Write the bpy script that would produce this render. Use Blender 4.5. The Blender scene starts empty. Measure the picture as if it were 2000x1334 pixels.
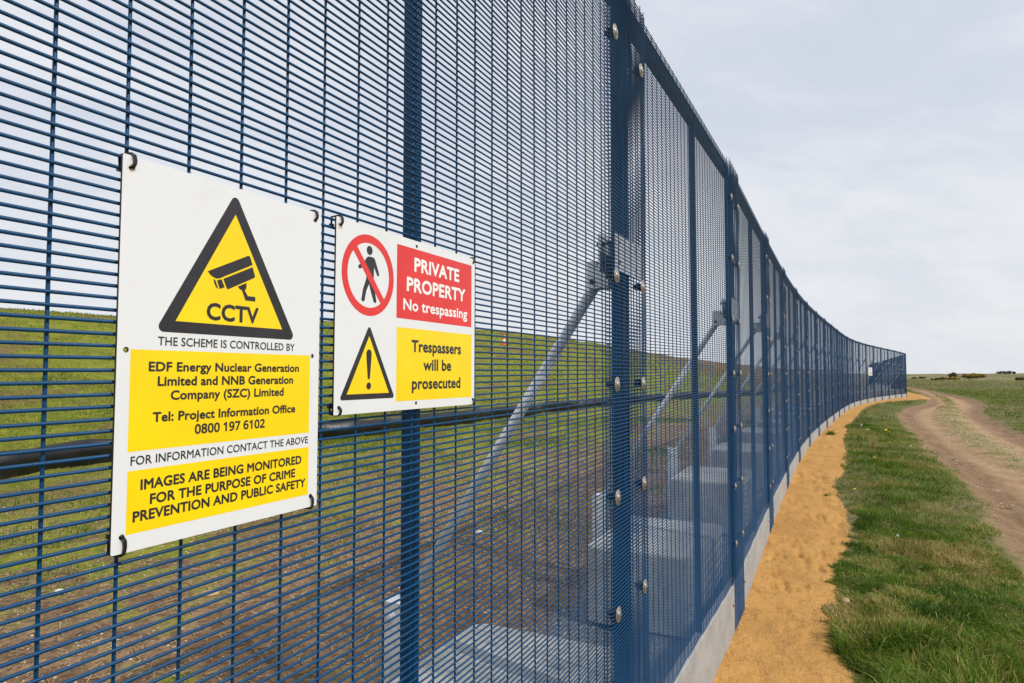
import bpy, bmesh, math, random
import numpy as np
from mathutils import Matrix, Vector

random.seed(7)
rng = np.random.default_rng(11)
R = math.radians
scene = bpy.context.scene
COL = scene.collection

# ------------------------------------------------------------------ camera, sky, sun, exposure
CAM_Z = 1.65
cam_d = bpy.data.cameras.new('camera')
cam_d.lens = 36 * 1285 / 2000
cam_d.sensor_width = 36
cam_d.clip_start = 0.05
cam_d.clip_end = 9000
cam = bpy.data.objects.new('camera', cam_d)
COL.objects.link(cam)
cam.matrix_world = Matrix.Translation((0, 0, CAM_Z)) @ Matrix.Rotation(math.pi / 2 + 0.04895, 4, 'X') @ Matrix.Rotation(0.00215, 4, 'Z')
scene.camera = cam

SUN_EL, SUN_AZ = R(46), math.atan2(0.75, -0.66)      # azimuth measured from +Y towards +X
sun_vec = Vector((math.sin(SUN_AZ) * math.cos(SUN_EL), math.cos(SUN_AZ) * math.cos(SUN_EL), math.sin(SUN_EL)))
sd = bpy.data.lights.new('sun', 'SUN')
sd.energy = 3.3
sd.angle = R(0.9)
sd.color = (1.0, 0.955, 0.89)
sun = bpy.data.objects.new('sun', sd)
COL.objects.link(sun)
sun.rotation_euler = sun_vec.to_track_quat('Z', 'Y').to_euler()

world = bpy.data.worlds.new('World')
scene.world = world
world.use_nodes = True
wt = world.node_tree
for n in list(wt.nodes):
    wt.nodes.remove(n)


def nd(tree, kind, **kw):
    n = tree.nodes.new(kind)
    for k, v in kw.items():
        if k in n.inputs:
            n.inputs[k].default_value = v
        else:
            setattr(n, k, v)
    return n


def link(tree, a, b):
    tree.links.new(a, b)


def math_n(t, op, a, b=None, clamp=False):
    n = t.nodes.new('ShaderNodeMath')
    n.operation = op
    n.use_clamp = clamp
    for i, v in enumerate((a, b)):
        if v is None:
            continue
        if isinstance(v, (int, float)):
            n.inputs[i].default_value = v
        else:
            t.links.new(v, n.inputs[i])
    return n.outputs[0]


def mixc(t, fac, a, b, blend='MIX'):
    n = t.nodes.new('ShaderNodeMix')
    n.data_type = 'RGBA'
    n.blend_type = blend
    for sock, v in ((n.inputs[0], fac), (n.inputs[6], a), (n.inputs[7], b)):
        if isinstance(v, (int, float)):
            sock.default_value = v
        elif isinstance(v, (tuple, list)):
            sock.default_value = (*v[:3], 1)
        else:
            t.links.new(v, sock)
    return n.outputs[2]


def ramp(t, fac, lo, hi):
    n = t.nodes.new('ShaderNodeMapRange')
    n.interpolation_type = 'SMOOTHSTEP'
    n.inputs['From Min'].default_value = lo
    n.inputs['From Max'].default_value = hi
    t.links.new(fac, n.inputs['Value'])
    return n.outputs[0]


def noise(t, vec, scale, detail=4, rough=0.55, dist=0.0):
    n = t.nodes.new('ShaderNodeTexNoise')
    n.inputs['Scale'].default_value = scale
    n.inputs['Detail'].default_value = detail
    n.inputs['Roughness'].default_value = rough
    n.inputs['Distortion'].default_value = dist
    if vec is not None:
        t.links.new(vec, n.inputs['Vector'])
    return n.outputs['Fac']


def build_sky():
    t = wt
    out = t.nodes.new('ShaderNodeOutputWorld')
    bg = t.nodes.new('ShaderNodeBackground')
    bg.inputs['Strength'].default_value = 0.1
    sky = t.nodes.new('ShaderNodeTexSky')
    sky.sky_type = 'NISHITA'
    sky.sun_disc = False
    sky.sun_elevation = SUN_EL
    sky.sun_rotation = SUN_AZ
    sky.air_density = 1.0
    sky.dust_density = 1.5
    tc = t.nodes.new('ShaderNodeTexCoord')
    sep = t.nodes.new('ShaderNodeSeparateXYZ')
    link(t, tc.outputs['Generated'], sep.inputs[0])
    zc = math_n(t, 'ADD', math_n(t, 'MAXIMUM', sep.outputs[2], 0.0), 0.22)
    cx = math_n(t, 'DIVIDE', sep.outputs[0], zc)
    cy = math_n(t, 'DIVIDE', sep.outputs[1], zc)
    comb = t.nodes.new('ShaderNodeCombineXYZ')
    link(t, math_n(t, 'MULTIPLY', math_n(t, 'ADD', cx, math_n(t, 'MULTIPLY', cy, 0.5)), 0.75), comb.inputs[0])
    link(t, math_n(t, 'MULTIPLY', math_n(t, 'SUBTRACT', cy, math_n(t, 'MULTIPLY', cx, 0.4)), 1.2), comb.inputs[1])
    n1 = noise(t, comb.outputs[0], 1.05, 7, 0.56, 0.5)
    n2 = noise(t, comb.outputs[0], 3.2, 6, 0.6, 0.9)
    veil = ramp(t, math_n(t, 'ADD', math_n(t, 'MULTIPLY', n1, 0.72), math_n(t, 'MULTIPLY', n2, 0.28)), 0.38, 0.62)
    cloud = mixc(t, veil, (6.7, 7.2, 8.3), (8.7, 8.9, 9.3))
    low = ramp(t, sep.outputs[2], 0.42, -0.02)
    cloud = mixc(t, math_n(t, 'MULTIPLY', low, 0.75), cloud, (8.3, 8.5, 8.8))
    col = mixc(t, 0.93, sky.outputs[0], cloud)
    link(t, col, bg.inputs[0])
    link(t, bg.outputs[0], out.inputs[0])


build_sky()
scene.view_settings.view_transform = 'Standard'
scene.view_settings.look = 'None'
scene.view_settings.exposure = 0.0
scene.view_settings.gamma = 1
scene.view_settings.use_curve_mapping = False
scene.render.engine = 'CYCLES'
scene.cycles.max_bounces = 6
scene.cycles.transparent_max_bounces = 4


# ------------------------------------------------------------------ generic helpers
def fbm(x, y, scale, octaves=4, seed=0, rough=0.5):
    x = np.asarray(x, float) * scale
    y = np.asarray(y, float) * scale
    tot = np.zeros_like(x)
    amp, norm = 1.0, 0.0
    for o in range(octaves):
        xi = np.floor(x).astype(np.int64)
        yi = np.floor(y).astype(np.int64)
        xf, yf = x - xi, y - yi
        u = xf * xf * (3 - 2 * xf)
        v = yf * yf * (3 - 2 * yf)

        def h(a, b):
            n = (a * 374761393 + b * 668265263 + (seed + o) * 974634777) & 0xFFFFFFFF
            n = ((n ^ (n >> 13)) * 1274126177) & 0xFFFFFFFF
            return ((n ^ (n >> 16)) & 0xFFFF) / 65535.0
        tot += amp * ((h(xi, yi) * (1 - u) + h(xi + 1, yi) * u) * (1 - v) + (h(xi, yi + 1) * (1 - u) + h(xi + 1, yi + 1) * u) * v)
        norm += amp
        amp *= rough
        x, y = x * 2.03 + 11.7, y * 2.03 + 5.3
    return tot / norm


def sstep(x, a, b):
    t = np.clip((np.asarray(x, float) - a) / (b - a), 0, 1)
    return t * t * (3 - 2 * t)


WM = {}


def put(o, parent, world_m):
    """link an object under a parent, placed by its world matrix"""
    COL.objects.link(o)
    WM[o.name] = world_m
    if parent is None:
        o.matrix_world = world_m
        o.matrix_basis = world_m
    else:
        o.parent = parent
        o.matrix_parent_inverse = Matrix.Identity(4)
        o.matrix_basis = WM[parent.name].inverted() @ world_m
    return o


def tag(o, label=None, cat=None, group=None, kind=None):
    for k, v in (('label', label), ('category', cat), ('group', group), ('kind', kind)):
        if v:
            o[k] = v
    return o


def empty(name, m, parent=None):
    o = bpy.data.objects.new(name, None)
    o.empty_display_size = 0.1
    return put(o, parent, m)


def mesh_obj(name, me, parent, m=None):
    return put(bpy.data.objects.new(name, me), parent, m if m is not None else Matrix.Identity(4))


class MB:
    """collects simple shapes into one mesh"""

    def __init__(s):
        s.v, s.f = [], []

    def add(s, v, f):
        n = len(s.v)
        s.v += [tuple(p) for p in v]
        s.f += [tuple(i + n for i in q) for q in f]
        return s

    def box(s, x0, x1, y0, y1, z0, z1):
        return s.add([(x0, y0, z0), (x1, y0, z0), (x1, y1, z0), (x0, y1, z0), (x0, y0, z1), (x1, y0, z1), (x1, y1, z1), (x0, y1, z1)],
                     [(3, 2, 1, 0), (4, 5, 6, 7), (0, 1, 5, 4), (1, 2, 6, 5), (2, 3, 7, 6), (3, 0, 4, 7)])

    def tube(s, pts, r, n=6, caps=True, phase=0.0):
        pts = [Vector(p) for p in pts]
        rs = r if isinstance(r, (list, tuple)) else [r] * len(pts)
        base = len(s.v)
        d0 = (pts[1] - pts[0]).normalized()
        ref = Vector((0, 0, 1)) if abs(d0.z) < 0.9 else Vector((1, 0, 0))
        for i, p in enumerate(pts):
            if i == 0:
                d = pts[1] - pts[0]
            elif i == len(pts) - 1:
                d = pts[-1] - pts[-2]
            else:
                d = (pts[i + 1] - p).normalized() + (p - pts[i - 1]).normalized()
            d.normalize()
            a = d.cross(ref).normalized()
            b = d.cross(a).normalized()
            for k in range(n):
                t = 2 * math.pi * k / n + phase
                s.v.append(tuple(p + rs[i] * (a * math.cos(t) + b * math.sin(t))))
        for i in range(len(pts) - 1):
            for k in range(n):
                k2 = (k + 1) % n
                s.f.append((base + i * n + k, base + i * n + k2, base + (i + 1) * n + k2, base + (i + 1) * n + k))
        if caps:
            s.f.append(tuple(base + k for k in range(n))[::-1])
            e = base + (len(pts) - 1) * n
            s.f.append(tuple(e + k for k in range(n)))
        return s

    def lathe(s, prof, n=16, axis='Y'):
        base = len(s.v)
        for r, h in prof:
            for k in range(n):
                t = 2 * math.pi * k / n
                if axis == 'Y':
                    s.v.append((r * math.cos(t), h, r * math.sin(t)))
                else:
                    s.v.append((r * math.cos(t), r * math.sin(t), h))
        for i in range(len(prof) - 1):
            for k in range(n):
                k2 = (k + 1) % n
                s.f.append((base + i * n + k, base + i * n + k2, base + (i + 1) * n + k2, base + (i + 1) * n + k))
        s.f.append(tuple(base + (len(prof) - 1) * n + k for k in range(n)))
        return s

    def mesh(s, name, mat, smooth=False):
        me = bpy.data.meshes.new(name)
        me.from_pydata(s.v, [], s.f)
        me.materials.append(mat)
        bm = bmesh.new()
        bm.from_mesh(me)
        bmesh.ops.recalc_face_normals(bm, faces=bm.faces)
        bm.to_mesh(me)
        bm.free()
        if smooth:
            me.polygons.foreach_set('use_smooth', [len(p.vertices) <= 4 for p in me.polygons])
        return me

    def bevel_mesh(s, name, mat, width, segs=2, edges=None, smooth=False):
        me = s.mesh(name, mat)
        bm = bmesh.new()
        bm.from_mesh(me)
        es = [e for e in bm.edges if edges is None or edges(e)]
        bmesh.ops.bevel(bm, geom=es, offset=width, segments=segs, affect='EDGES', profile=0.5)
        bm.to_mesh(me)
        bm.free()
        return me


def np_mesh(name, verts, quads=None, tris=None, mat=None, smooth=False, attrs=None):
    me = bpy.data.meshes.new(name)
    nq = 0 if quads is None else len(quads)
    nt = 0 if tris is None else len(tris)
    me.vertices.add(len(verts))
    me.vertices.foreach_set('co', np.ascontiguousarray(verts, dtype=np.float32).ravel())
    loops = np.concatenate([a.ravel() for a in ([quads] if nq else []) + ([tris] if nt else [])]).astype(np.int32)
    me.loops.add(len(loops))
    me.loops.foreach_set('vertex_index', loops)
    me.polygons.add(nq + nt)
    starts = np.concatenate([np.arange(nq) * 4, nq * 4 + np.arange(nt) * 3]).astype(np.int32)
    me.polygons.foreach_set('loop_start', starts)
    me.update(calc_edges=True)
    if smooth:
        me.polygons.foreach_set('use_smooth', np.ones(nq + nt, dtype=bool))
    for k, a in (attrs or {}).items():
        at = me.attributes.new(k, 'FLOAT', 'POINT')
        at.data.foreach_set('value', np.ascontiguousarray(a, dtype=np.float32))
    if mat:
        me.materials.append(mat)
    return me


# ------------------------------------------------------------------ materials
def new_mat(name):
    m = bpy.data.materials.new(name)
    m.use_nodes = True
    t = m.node_tree
    b = t.nodes['Principled BSDF']
    return m, t, b


def coords(t, kind='Object'):
    return t.nodes.new('ShaderNodeTexCoord').outputs[kind]


def bump(t, b, h, strength=0.3, dist=0.01):
    n = t.nodes.new('ShaderNodeBump')
    n.inputs['Strength'].default_value = strength
    n.inputs['Distance'].default_value = dist
    t.links.new(h, n.inputs['Height'])
    t.links.new(n.outputs[0], b.inputs['Normal'])


def simple_mat(name, c1, c2, scale, rough=0.5, metal=0.0, bump_s=0.0, bump_scale=60, detail=4, kind='Object', bd=0.004, lo=0.35, hi=0.65):
    m, t, b = new_mat(name)
    v = coords(t, kind)
    f = ramp(t, noise(t, v, scale, detail), lo, hi)
    link(t, mixc(t, f, c1, c2), b.inputs['Base Color'])
    b.inputs['Roughness'].default_value = rough
    b.inputs['Metallic'].default_value = metal
    if bump_s:
        bump(t, b, noise(t, v, bump_scale, 5, 0.6), bump_s, bd)
    return m


M_BLUE = simple_mat('blue_powder_coat', (0.0004, 0.046, 0.128), (0.0006, 0.055, 0.150), 9, 0.5, 0, 0.06, 300)
M_BLUE_POST = simple_mat('blue_post_paint', (0.0006, 0.038, 0.100), (0.001, 0.050, 0.128), 14, 0.38, 0, 0.10, 120)
M_BLUE_DK = simple_mat('blue_rail_paint', (0.0006, 0.018, 0.046), (0.001, 0.025, 0.062), 14, 0.45, 0, 0.05, 90)
M_GALV = simple_mat('galvanised_steel', (0.58, 0.60, 0.62), (0.76, 0.78, 0.80), 26, 0.36, 0.3, 0.05, 90)
for _m in (M_BLUE, M_BLUE_POST, M_BLUE_DK):
    _m.node_tree.nodes['Principled BSDF'].inputs['Specular IOR Level'].default_value = 0.28
M_WASHER = simple_mat('stainless_washer', (0.26, 0.235, 0.205), (0.42, 0.385, 0.34), 45, 0.40, 0.75, 0.08, 200)
M_DARKBOLT = simple_mat('dark_clip', (0.012, 0.012, 0.014), (0.02, 0.02, 0.022), 30, 0.5)
M_TIE = simple_mat('black_cable_tie', (0.008, 0.008, 0.009), (0.016, 0.016, 0.017), 40, 0.3)
M_SHEET = simple_mat('black_plastic_sheet', (0.005, 0.005, 0.006), (0.012, 0.012, 0.014), 3, 0.42, 0, 0.5, 2.5, bd=0.05, kind='Object')
M_STONE = simple_mat('stone', (0.28, 0.19, 0.095), (0.44, 0.31, 0.165), 20, 0.8, 0, 0.4, 40)
M_CONE = simple_mat('cone_orange', (0.75, 0.055, 0.015), (0.85, 0.08, 0.02), 5, 0.5)
M_CONEW = simple_mat('cone_white', (0.7, 0.7, 0.68), (0.8, 0.8, 0.78), 5, 0.5)


def sign_white_mat():
    m, t, b = new_mat('sign_white')
    v = coords(t)
    n = ramp(t, noise(t, v, 14, 6, 0.65), 0.50, 0.80)
    c = mixc(t, math_n(t, 'MULTIPLY', n, 0.5), (0.715, 0.735, 0.745), (0.64, 0.645, 0.63))
    sp = ramp(t, noise(t, v, 330, 2, 0.5), 0.735, 0.80)
    c = mixc(t, math_n(t, 'MULTIPLY', sp, 0.55), c, (0.32, 0.27, 0.2))
    link(t, c, b.inputs['Base Color'])
    b.inputs['Roughness'].default_value = 0.32
    return m


M_SWHITE = sign_white_mat()
M_SEDGE = simple_mat('sign_edge', (0.012, 0.009, 0.014), (0.04, 0.03, 0.04), 60, 0.6)
M_SBLACK = simple_mat('print_black', (0.018, 0.016, 0.019), (0.026, 0.023, 0.026), 20, 0.4)
M_SYELLOW = simple_mat('print_yellow', (0.90, 0.66, 0.0), (0.86, 0.61, 0.0), 9, 0.34)
M_SRED = simple_mat('print_red', (0.72, 0.035, 0.03), (0.66, 0.03, 0.025), 9, 0.34)
M_SWPRINT = simple_mat('print_white', (0.80, 0.80, 0.78), (0.84, 0.84, 0.82), 12, 0.34)
M_RUST = simple_mat('rust_stain', (0.42, 0.27, 0.15), (0.62, 0.50, 0.36), 160, 0.7)


def concrete_mat(name, a, b_, sc=1.0):
    m, t, b = new_mat(name)
    v = coords(t)
    n1 = ramp(t, noise(t, v, 2.2 * sc, 6, 0.6), 0.3, 0.7)
    n2 = ramp(t, noise(t, v, 28 * sc, 4, 0.6), 0.35, 0.65)
    c = mixc(t, n1, a, b_)
    c = mixc(t, math_n(t, 'MULTIPLY', n2, 0.28), c, tuple(x * 0.62 for x in a))
    pits = ramp(t, noise(t, v, 95 * sc, 2, 0.5), 0.68, 0.74)
    c = mixc(t, math_n(t, 'MULTIPLY', pits, 0.6), c, (0.10, 0.10, 0.095))
    link(t, c, b.inputs['Base Color'])
    b.inputs['Roughness'].default_value = 0.85
    bump(t, b, math_n(t, 'ADD', math_n(t, 'MULTIPLY', noise(t, v, 60 * sc, 5, 0.65), 1.0), math_n(t, 'MULTIPLY', pits, -1.2)), 0.5, 0.004)
    return m


M_BLOCK = concrete_mat('block_concrete', (0.30, 0.29, 0.265), (0.53, 0.52, 0.48))
M_PLINTH = concrete_mat('plinth_concrete', (0.30, 0.295, 0.285), (0.41, 0.40, 0.385), 2.0)


def blade_mat(name, stops, trans=0.25, rough=0.55):
    """grass: hue per blade from the 'tone' attribute"""
    m, t, b = new_mat(name)
    at = t.nodes.new('ShaderNodeAttribute')
    at.attribute_name = 'tone'
    cr = t.nodes.new('ShaderNodeValToRGB')
    els = cr.color_ramp.elements
    els[0].position, els[0].color = stops[0][0], (*stops[0][1], 1)
    els[1].position, els[1].color = stops[-1][0], (*stops[-1][1], 1)
    for p, c in stops[1:-1]:
        e = els.new(p)
        e.color = (*c, 1)
    link(t, at.outputs['Fac'], cr.inputs[0])
    link(t, cr.outputs[0], b.inputs['Base Color'])
    b.inputs['Roughness'].default_value = rough
    b.inputs['Specular IOR Level'].default_value = 0.18
    tr = t.nodes.new('ShaderNodeBsdfTranslucent')
    link(t, cr.outputs[0], tr.inputs[0])
    mx = t.nodes.new('ShaderNodeMixShader')
    mx.inputs[0].default_value = trans
    link(t, b.outputs[0], mx.inputs[1])
    link(t, tr.outputs[0], mx.inputs[2])
    link(t, mx.outputs[0], t.nodes['Material Output'].inputs[0])
    return m


G_STOPS = [(0.0, (0.036, 0.088, 0.007)), (0.35, (0.092, 0.180, 0.013)), (0.60, (0.175, 0.250, 0.026)), (0.78, (0.27, 0.245, 0.06)), (1.0, (0.50, 0.38, 0.17))]
H_STOPS = [(0.0, (0.10, 0.135, 0.026)), (0.4, (0.155, 0.175, 0.040)), (0.7, (0.23, 0.205, 0.075)), (1.0, (0.34, 0.27, 0.13))]
B_STOPS = [(0.0, (0.070, 0.100, 0.010)), (0.4, (0.160, 0.195, 0.018)), (0.7, (0.255, 0.262, 0.034)), (1.0, (0.40, 0.31, 0.15))]
M_GRASS = blade_mat('grass_blades', G_STOPS, 0.35, 0.5)
M_HEATH = blade_mat('heath_blades', H_STOPS, 0.3)
M_BANKGRASS = blade_mat('bank_grass_blades', B_STOPS)
M_STRAW = blade_mat('straw', [(0, (0.24, 0.16, 0.085)), (1, (0.42, 0.31, 0.17))], 0.1)
M_GORSE = blade_mat('gorse_leaves', [(0, (0.022, 0.032, 0.010)), (0.55, (0.06, 0.065, 0.02)), (0.75, (0.13, 0.075, 0.03)), (1, (0.52, 0.34, 0.01))], 0.1)
M_YELLOWFL = simple_mat('yellow_petals', (0.85, 0.60, 0.0), (0.9, 0.7, 0.02), 30, 0.6)
M_WHITEFL = simple_mat('seed_head_white', (0.6, 0.6, 0.55), (0.75, 0.75, 0.7), 30, 0.8)
M_STEM = simple_mat('flower_stem', (0.10, 0.14, 0.03), (0.16, 0.18, 0.05), 30, 0.6)
M_TRUNK = simple_mat('shrub_stem', (0.06, 0.045, 0.03), (0.10, 0.08, 0.05), 10, 0.9)

# ------------------------------------------------------------------ layout of the fence line
L = 2.515
HD = [0.4724, 0.4566, 0.4592, 0.4709, 0.488, 0.5048, 0.5156, 0.5208, 0.5219, 0.525, 0.5357, 0.5561, 0.5833, 0.6104, 0.6325, 0.6474, 0.6555, 0.6582, 0.6577, 0.6557]
A0 = 0.461


def dirv(a):
    return np.array([math.sin(a), math.cos(a)])


A = np.array([-0.4445, 0.6418])
M0 = A + 1.9265 * dirv(A0)
POSTS = [M0 - 2 * L * dirv(A0), M0 - L * dirv(A0), M0]
HEAD = [A0, A0]
for h in HD:
    POSTS.append(POSTS[-1] + L * dirv(h))
    HEAD.append(h)
HD_RET = [0.52] + [0.455] * 22                     # beyond the corner the fence turns back to the left
for h in HD_RET:
    POSTS.append(POSTS[-1] + L * dirv(h))
    HEAD.append(h)
NB = len(HEAD)                                     # bays; POSTS has NB + 1 entries; main post M0 is index 2
ZB = [.199, .2138, .2284, .267, .262, .268, .285, .30, .315, .325, .33, .335, .335, .34, .345, .345, .345, .34, .335, .325, .31, .29, .26]
ZB += [0.26 - 0.002 * i for i in range(1, NB + 2 - len(ZB))]
ZB = ZB[:NB + 1]
PT = [z + 0.05 + 0.03 * min(1.0, abs(k - 3) / 6) for k, z in enumerate(ZB)]
PT[1], PT[2], PT[3] = 0.34, 0.318, 0.258
NW = 224
MESH_H = (NW - 1) * 0.0127

CURVE = [POSTS[0] - 60 * dirv(A0)] + POSTS + [POSTS[-1] + 300 * dirv(0.455)]
CURVE = np.array(CURVE)
GY = [-50, 0, 2.3, 4.5, 6.8, 9, 11.3, 20, 29, 33, 39, 45, 60, 200, 4000]
GZ = [-.1, -.09, -.08, -.05, .05, .09, .14, .20, .23, .22, .18, .11, .05, 0, 0]


def fence_dist(x, y):
    """signed distance to the fence line (positive = field side) and distance along it"""
    x = np.asarray(x, float)
    y = np.asarray(y, float)
    best = np.full(x.shape, 1e18)
    sd_ = np.zeros(x.shape)
    al = np.zeros(x.shape)
    acc = 0.0
    for i in range(len(CURVE) - 1):
        p, q = CURVE[i], CURVE[i + 1]
        e = q - p
        ln = np.hypot(*e)
        u = e / ln
        tx, ty = x - p[0], y - p[1]
        t = np.clip(tx * u[0] + ty * u[1], 0, ln)
        dx, dy = tx - t * u[0], ty - t * u[1]
        d2 = dx * dx + dy * dy
        m = d2 < best
        s = np.where((u[0] * ty - u[1] * tx) > 0, 1.0, -1.0)
        best = np.where(m, d2, best)
        sd_ = np.where(m, s * np.sqrt(d2), sd_)
        al = np.where(m, acc + t, al)
        acc += ln
    return sd_, al


def poly_dist(x, y, poly):
    """signed distance to a closed polygon, positive inside"""
    x = np.asarray(x, float)
    y = np.asarray(y, float)
    best = np.full(x.shape, 1e18)
    ins = np.zeros(x.shape, bool)
    n = len(poly)
    for i in range(n):
        (ax, ay), (bx, by) = poly[i], poly[(i + 1) % n]
        ex, ey = bx - ax, by - ay
        l2 = ex * ex + ey * ey + 1e-12
        t = np.clip(((x - ax) * ex + (y - ay) * ey) / l2, 0, 1)
        d2 = (x - ax - t * ex) ** 2 + (y - ay - t * ey) ** 2
        best = np.minimum(best, d2)
        if ay != by:
            c = ((ay > y) != (by > y)) & (x < (bx - ax) * (y - ay) / (by - ay) + ax)
            ins ^= c
    d = np.sqrt(best)
    return np.where(ins, d, -d)


SAND_E = [(-30.0, -52.0), (-2.9, -5.0), (0.4, 1.2), (1.05, 2.45), (1.87, 3.66), (1.99, 3.96), (2.05, 4.18), (2.13, 4.26), (2.31, 4.7), (2.41, 4.84), (2.5, 5.12), (2.63, 5.48), (3.03, 6.07), (3.31, 6.5), (3.9, 7.75), (4.18, 8.49), (4.56, 9.39), (5.09, 10.2), (6.2, 12.24), (7.17, 14.3), (9.26, 18.22), (10.97, 21.13), (12.62, 24.01), (14.88, 27.81), (17.81, 32.25), (19.99, 34.82), (22.3, 37.0), (26.3, 41.2), (29.8, 47.5), (33.0, 54.0), (60, 108)]
SAND = SAND_E + [(59.0, 108.6)] + [tuple(p + 0.5 * np.array([-math.cos(0.5), math.sin(0.5)])) for p in POSTS[::-1]] + [(-31.5, -51.0)]
TL = [(-22, -52), (-1.0, -4.0), (2.2, 2.0), (4.17, 5.44), (4.34, 5.74), (4.57, 6.19), (5.07, 7.05), (5.6, 7.96), (6.15, 8.89), (6.59, 9.73), (6.99, 10.56), (7.66, 11.99), (8.18, 13.1), (9.0, 14.72), (10.26, 17.08), (11.54, 19.6), (14.02, 24.05), (16.56, 27.87), (19.45, 31.33), (21.95, 34.93), (27.47, 43.8), (34.84, 56.36), (42.65, 70.41), (52, 90)]
TR = [(-8, -52), (4.5, -4.0), (8.5, 8.0), (12.66, 16.36), (13.67, 18.02), (14.63, 19.68), (15.8, 21.69), (17.97, 25.31), (21.96, 30.51), (27.51, 39.21), (31.1, 45.33), (35.13, 53.24), (41.95, 66.03), (47.32, 77.13), (54, 91)]
TRACK = TL + TR[::-1]
MIDL = [(-19, -52), (0.8, -4.0), (4.0, 3.0), (6.3, 7.2), (8.01, 10.37), (8.53, 11.75), (8.92, 12.65), (9.76, 14.34), (10.98, 16.57), (12.78, 19.63), (14.17, 22.09), (16.98, 26.52), (20.45, 31.38)]
MIDR = [(-15, -52), (2.2, -4.0), (5.6, 3.0), (8.0, 9.0), (9.79, 12.66), (11.16, 15.18), (12.9, 18.3), (15.15, 22.11), (18.99, 27.96), (20.67, 30.91)]
MID = MIDL + MIDR[::-1]
WEDGE = [(41.3, 65.98), (38.52, 60.21), (26.84, 40.22), (21.2, 31.41), (20.8, 31.39), (29.34, 45.21)]


def base_height(x, y):
    x = np.asarray(x, float)
    y = np.asarray(y, float)
    z = np.interp(y, GY, GZ)
    d, al = fence_dist(x, y)
    # grassy bank on the field side
    crest = 4.15 + 1.2 * sstep(al, 75, 105) - 0.6 * sstep(al, 135, 180)
    far = sstep(al, 128, 150)
    b = crest * (sstep(d, 8.5 + 1.0, 32) * 0.72 + np.clip((d - 10.2) / 21, 0, 1) * 0.28)
    b = np.where(d > 32, crest - (d - 32) * 0.01, b)
    b += sstep(d, 13, 24) * (fbm(x, y, 0.22, 3, 5) - 0.5) * 0.5
    z = z + np.where(d > 9, b, 0)
    # low dunes at the far side of the heath
    dun = sstep(y, 130, 230) * sstep(d, -20, -60)
    z = z + dun * (0.2 + 2.9 * fbm(x, y, 0.024, 4, 9, 0.6) * sstep(y, 150, 240))
    z = z + np.where(d < -3, (fbm(x, y, 0.10, 3, 21) - 0.5) * 0.22 * sstep(-d, 5, 16), 0)
    return z, d, al


def fine_height(x, y, d, a):
    """small relief: footprints in the sand, clods, ruts"""
    h = np.zeros_like(x)
    sand = sstep(a['sand'], -0.05, 0.08)
    lump = fbm(x, y, 7.0, 4, 31, 0.55) - 0.5
    pits = sstep(fbm(x * 1.5, y, 7.5, 3, 77), 0.56, 0.70) * (0.25 + 0.75 * sstep(fbm(x, y, 1.1, 2, 78), 0.42, 0.6))
    h += sand * (lump * 0.022 - pits * 0.030 + 0.02)
    trk = sstep(a['track'], -0.15, 0.35)
    mid = sstep(np.maximum(a['mid'], a['wedge']), -0.2, 0.3)
    rut = trk * (1 - mid)
    h += -0.07 * rut + (fbm(x, y, 3.0, 4, 41) - 0.5) * 0.045 * rut
    edge = np.exp(-((a['track'] - 0.35) / 0.28) ** 2)
    tread = np.sin((x * 0.45 + y * 0.9) * 2 * math.pi / 0.16)
    h += edge * (fbm(x, y, 6.0, 4, 43) - 0.45) * 0.11 + edge * tread * 0.012
    grass = (1 - sand) * (1 - trk) * (d < -0.3)
    h += grass * (fbm(x, y, 2.5, 4, 51) - 0.35) * 0.07
    ins = sstep(d, 0.0, 0.5)
    h += ins * (fbm(x, y, 3.2, 5, 61, 0.6) - 0.5) * 0.085 * sstep(d, 0.3, 1.4)
    return h


def ground_attrs(x, y, d, al):
    a = {}
    a['sand'] = np.clip(poly_dist(x, y, SAND), -4, 4)
    a['track'] = np.clip(poly_dist(x, y, TRACK), -4, 4)
    a['mid'] = np.clip(poly_dist(x, y, MID), -4, 4)
    a['wedge'] = np.clip(poly_dist(x, y, WEDGE), -4, 4)
    a['inside'] = np.clip(d, -5, 60)
    a['along'] = al
    return a


def gz_at(x, y):
    x = np.atleast_1d(np.asarray(x, float))
    y = np.atleast_1d(np.asarray(y, float))
    z, d, al = base_height(x, y)
    return z + fine_height(x, y, d, ground_attrs(x, y, d, al))


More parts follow.
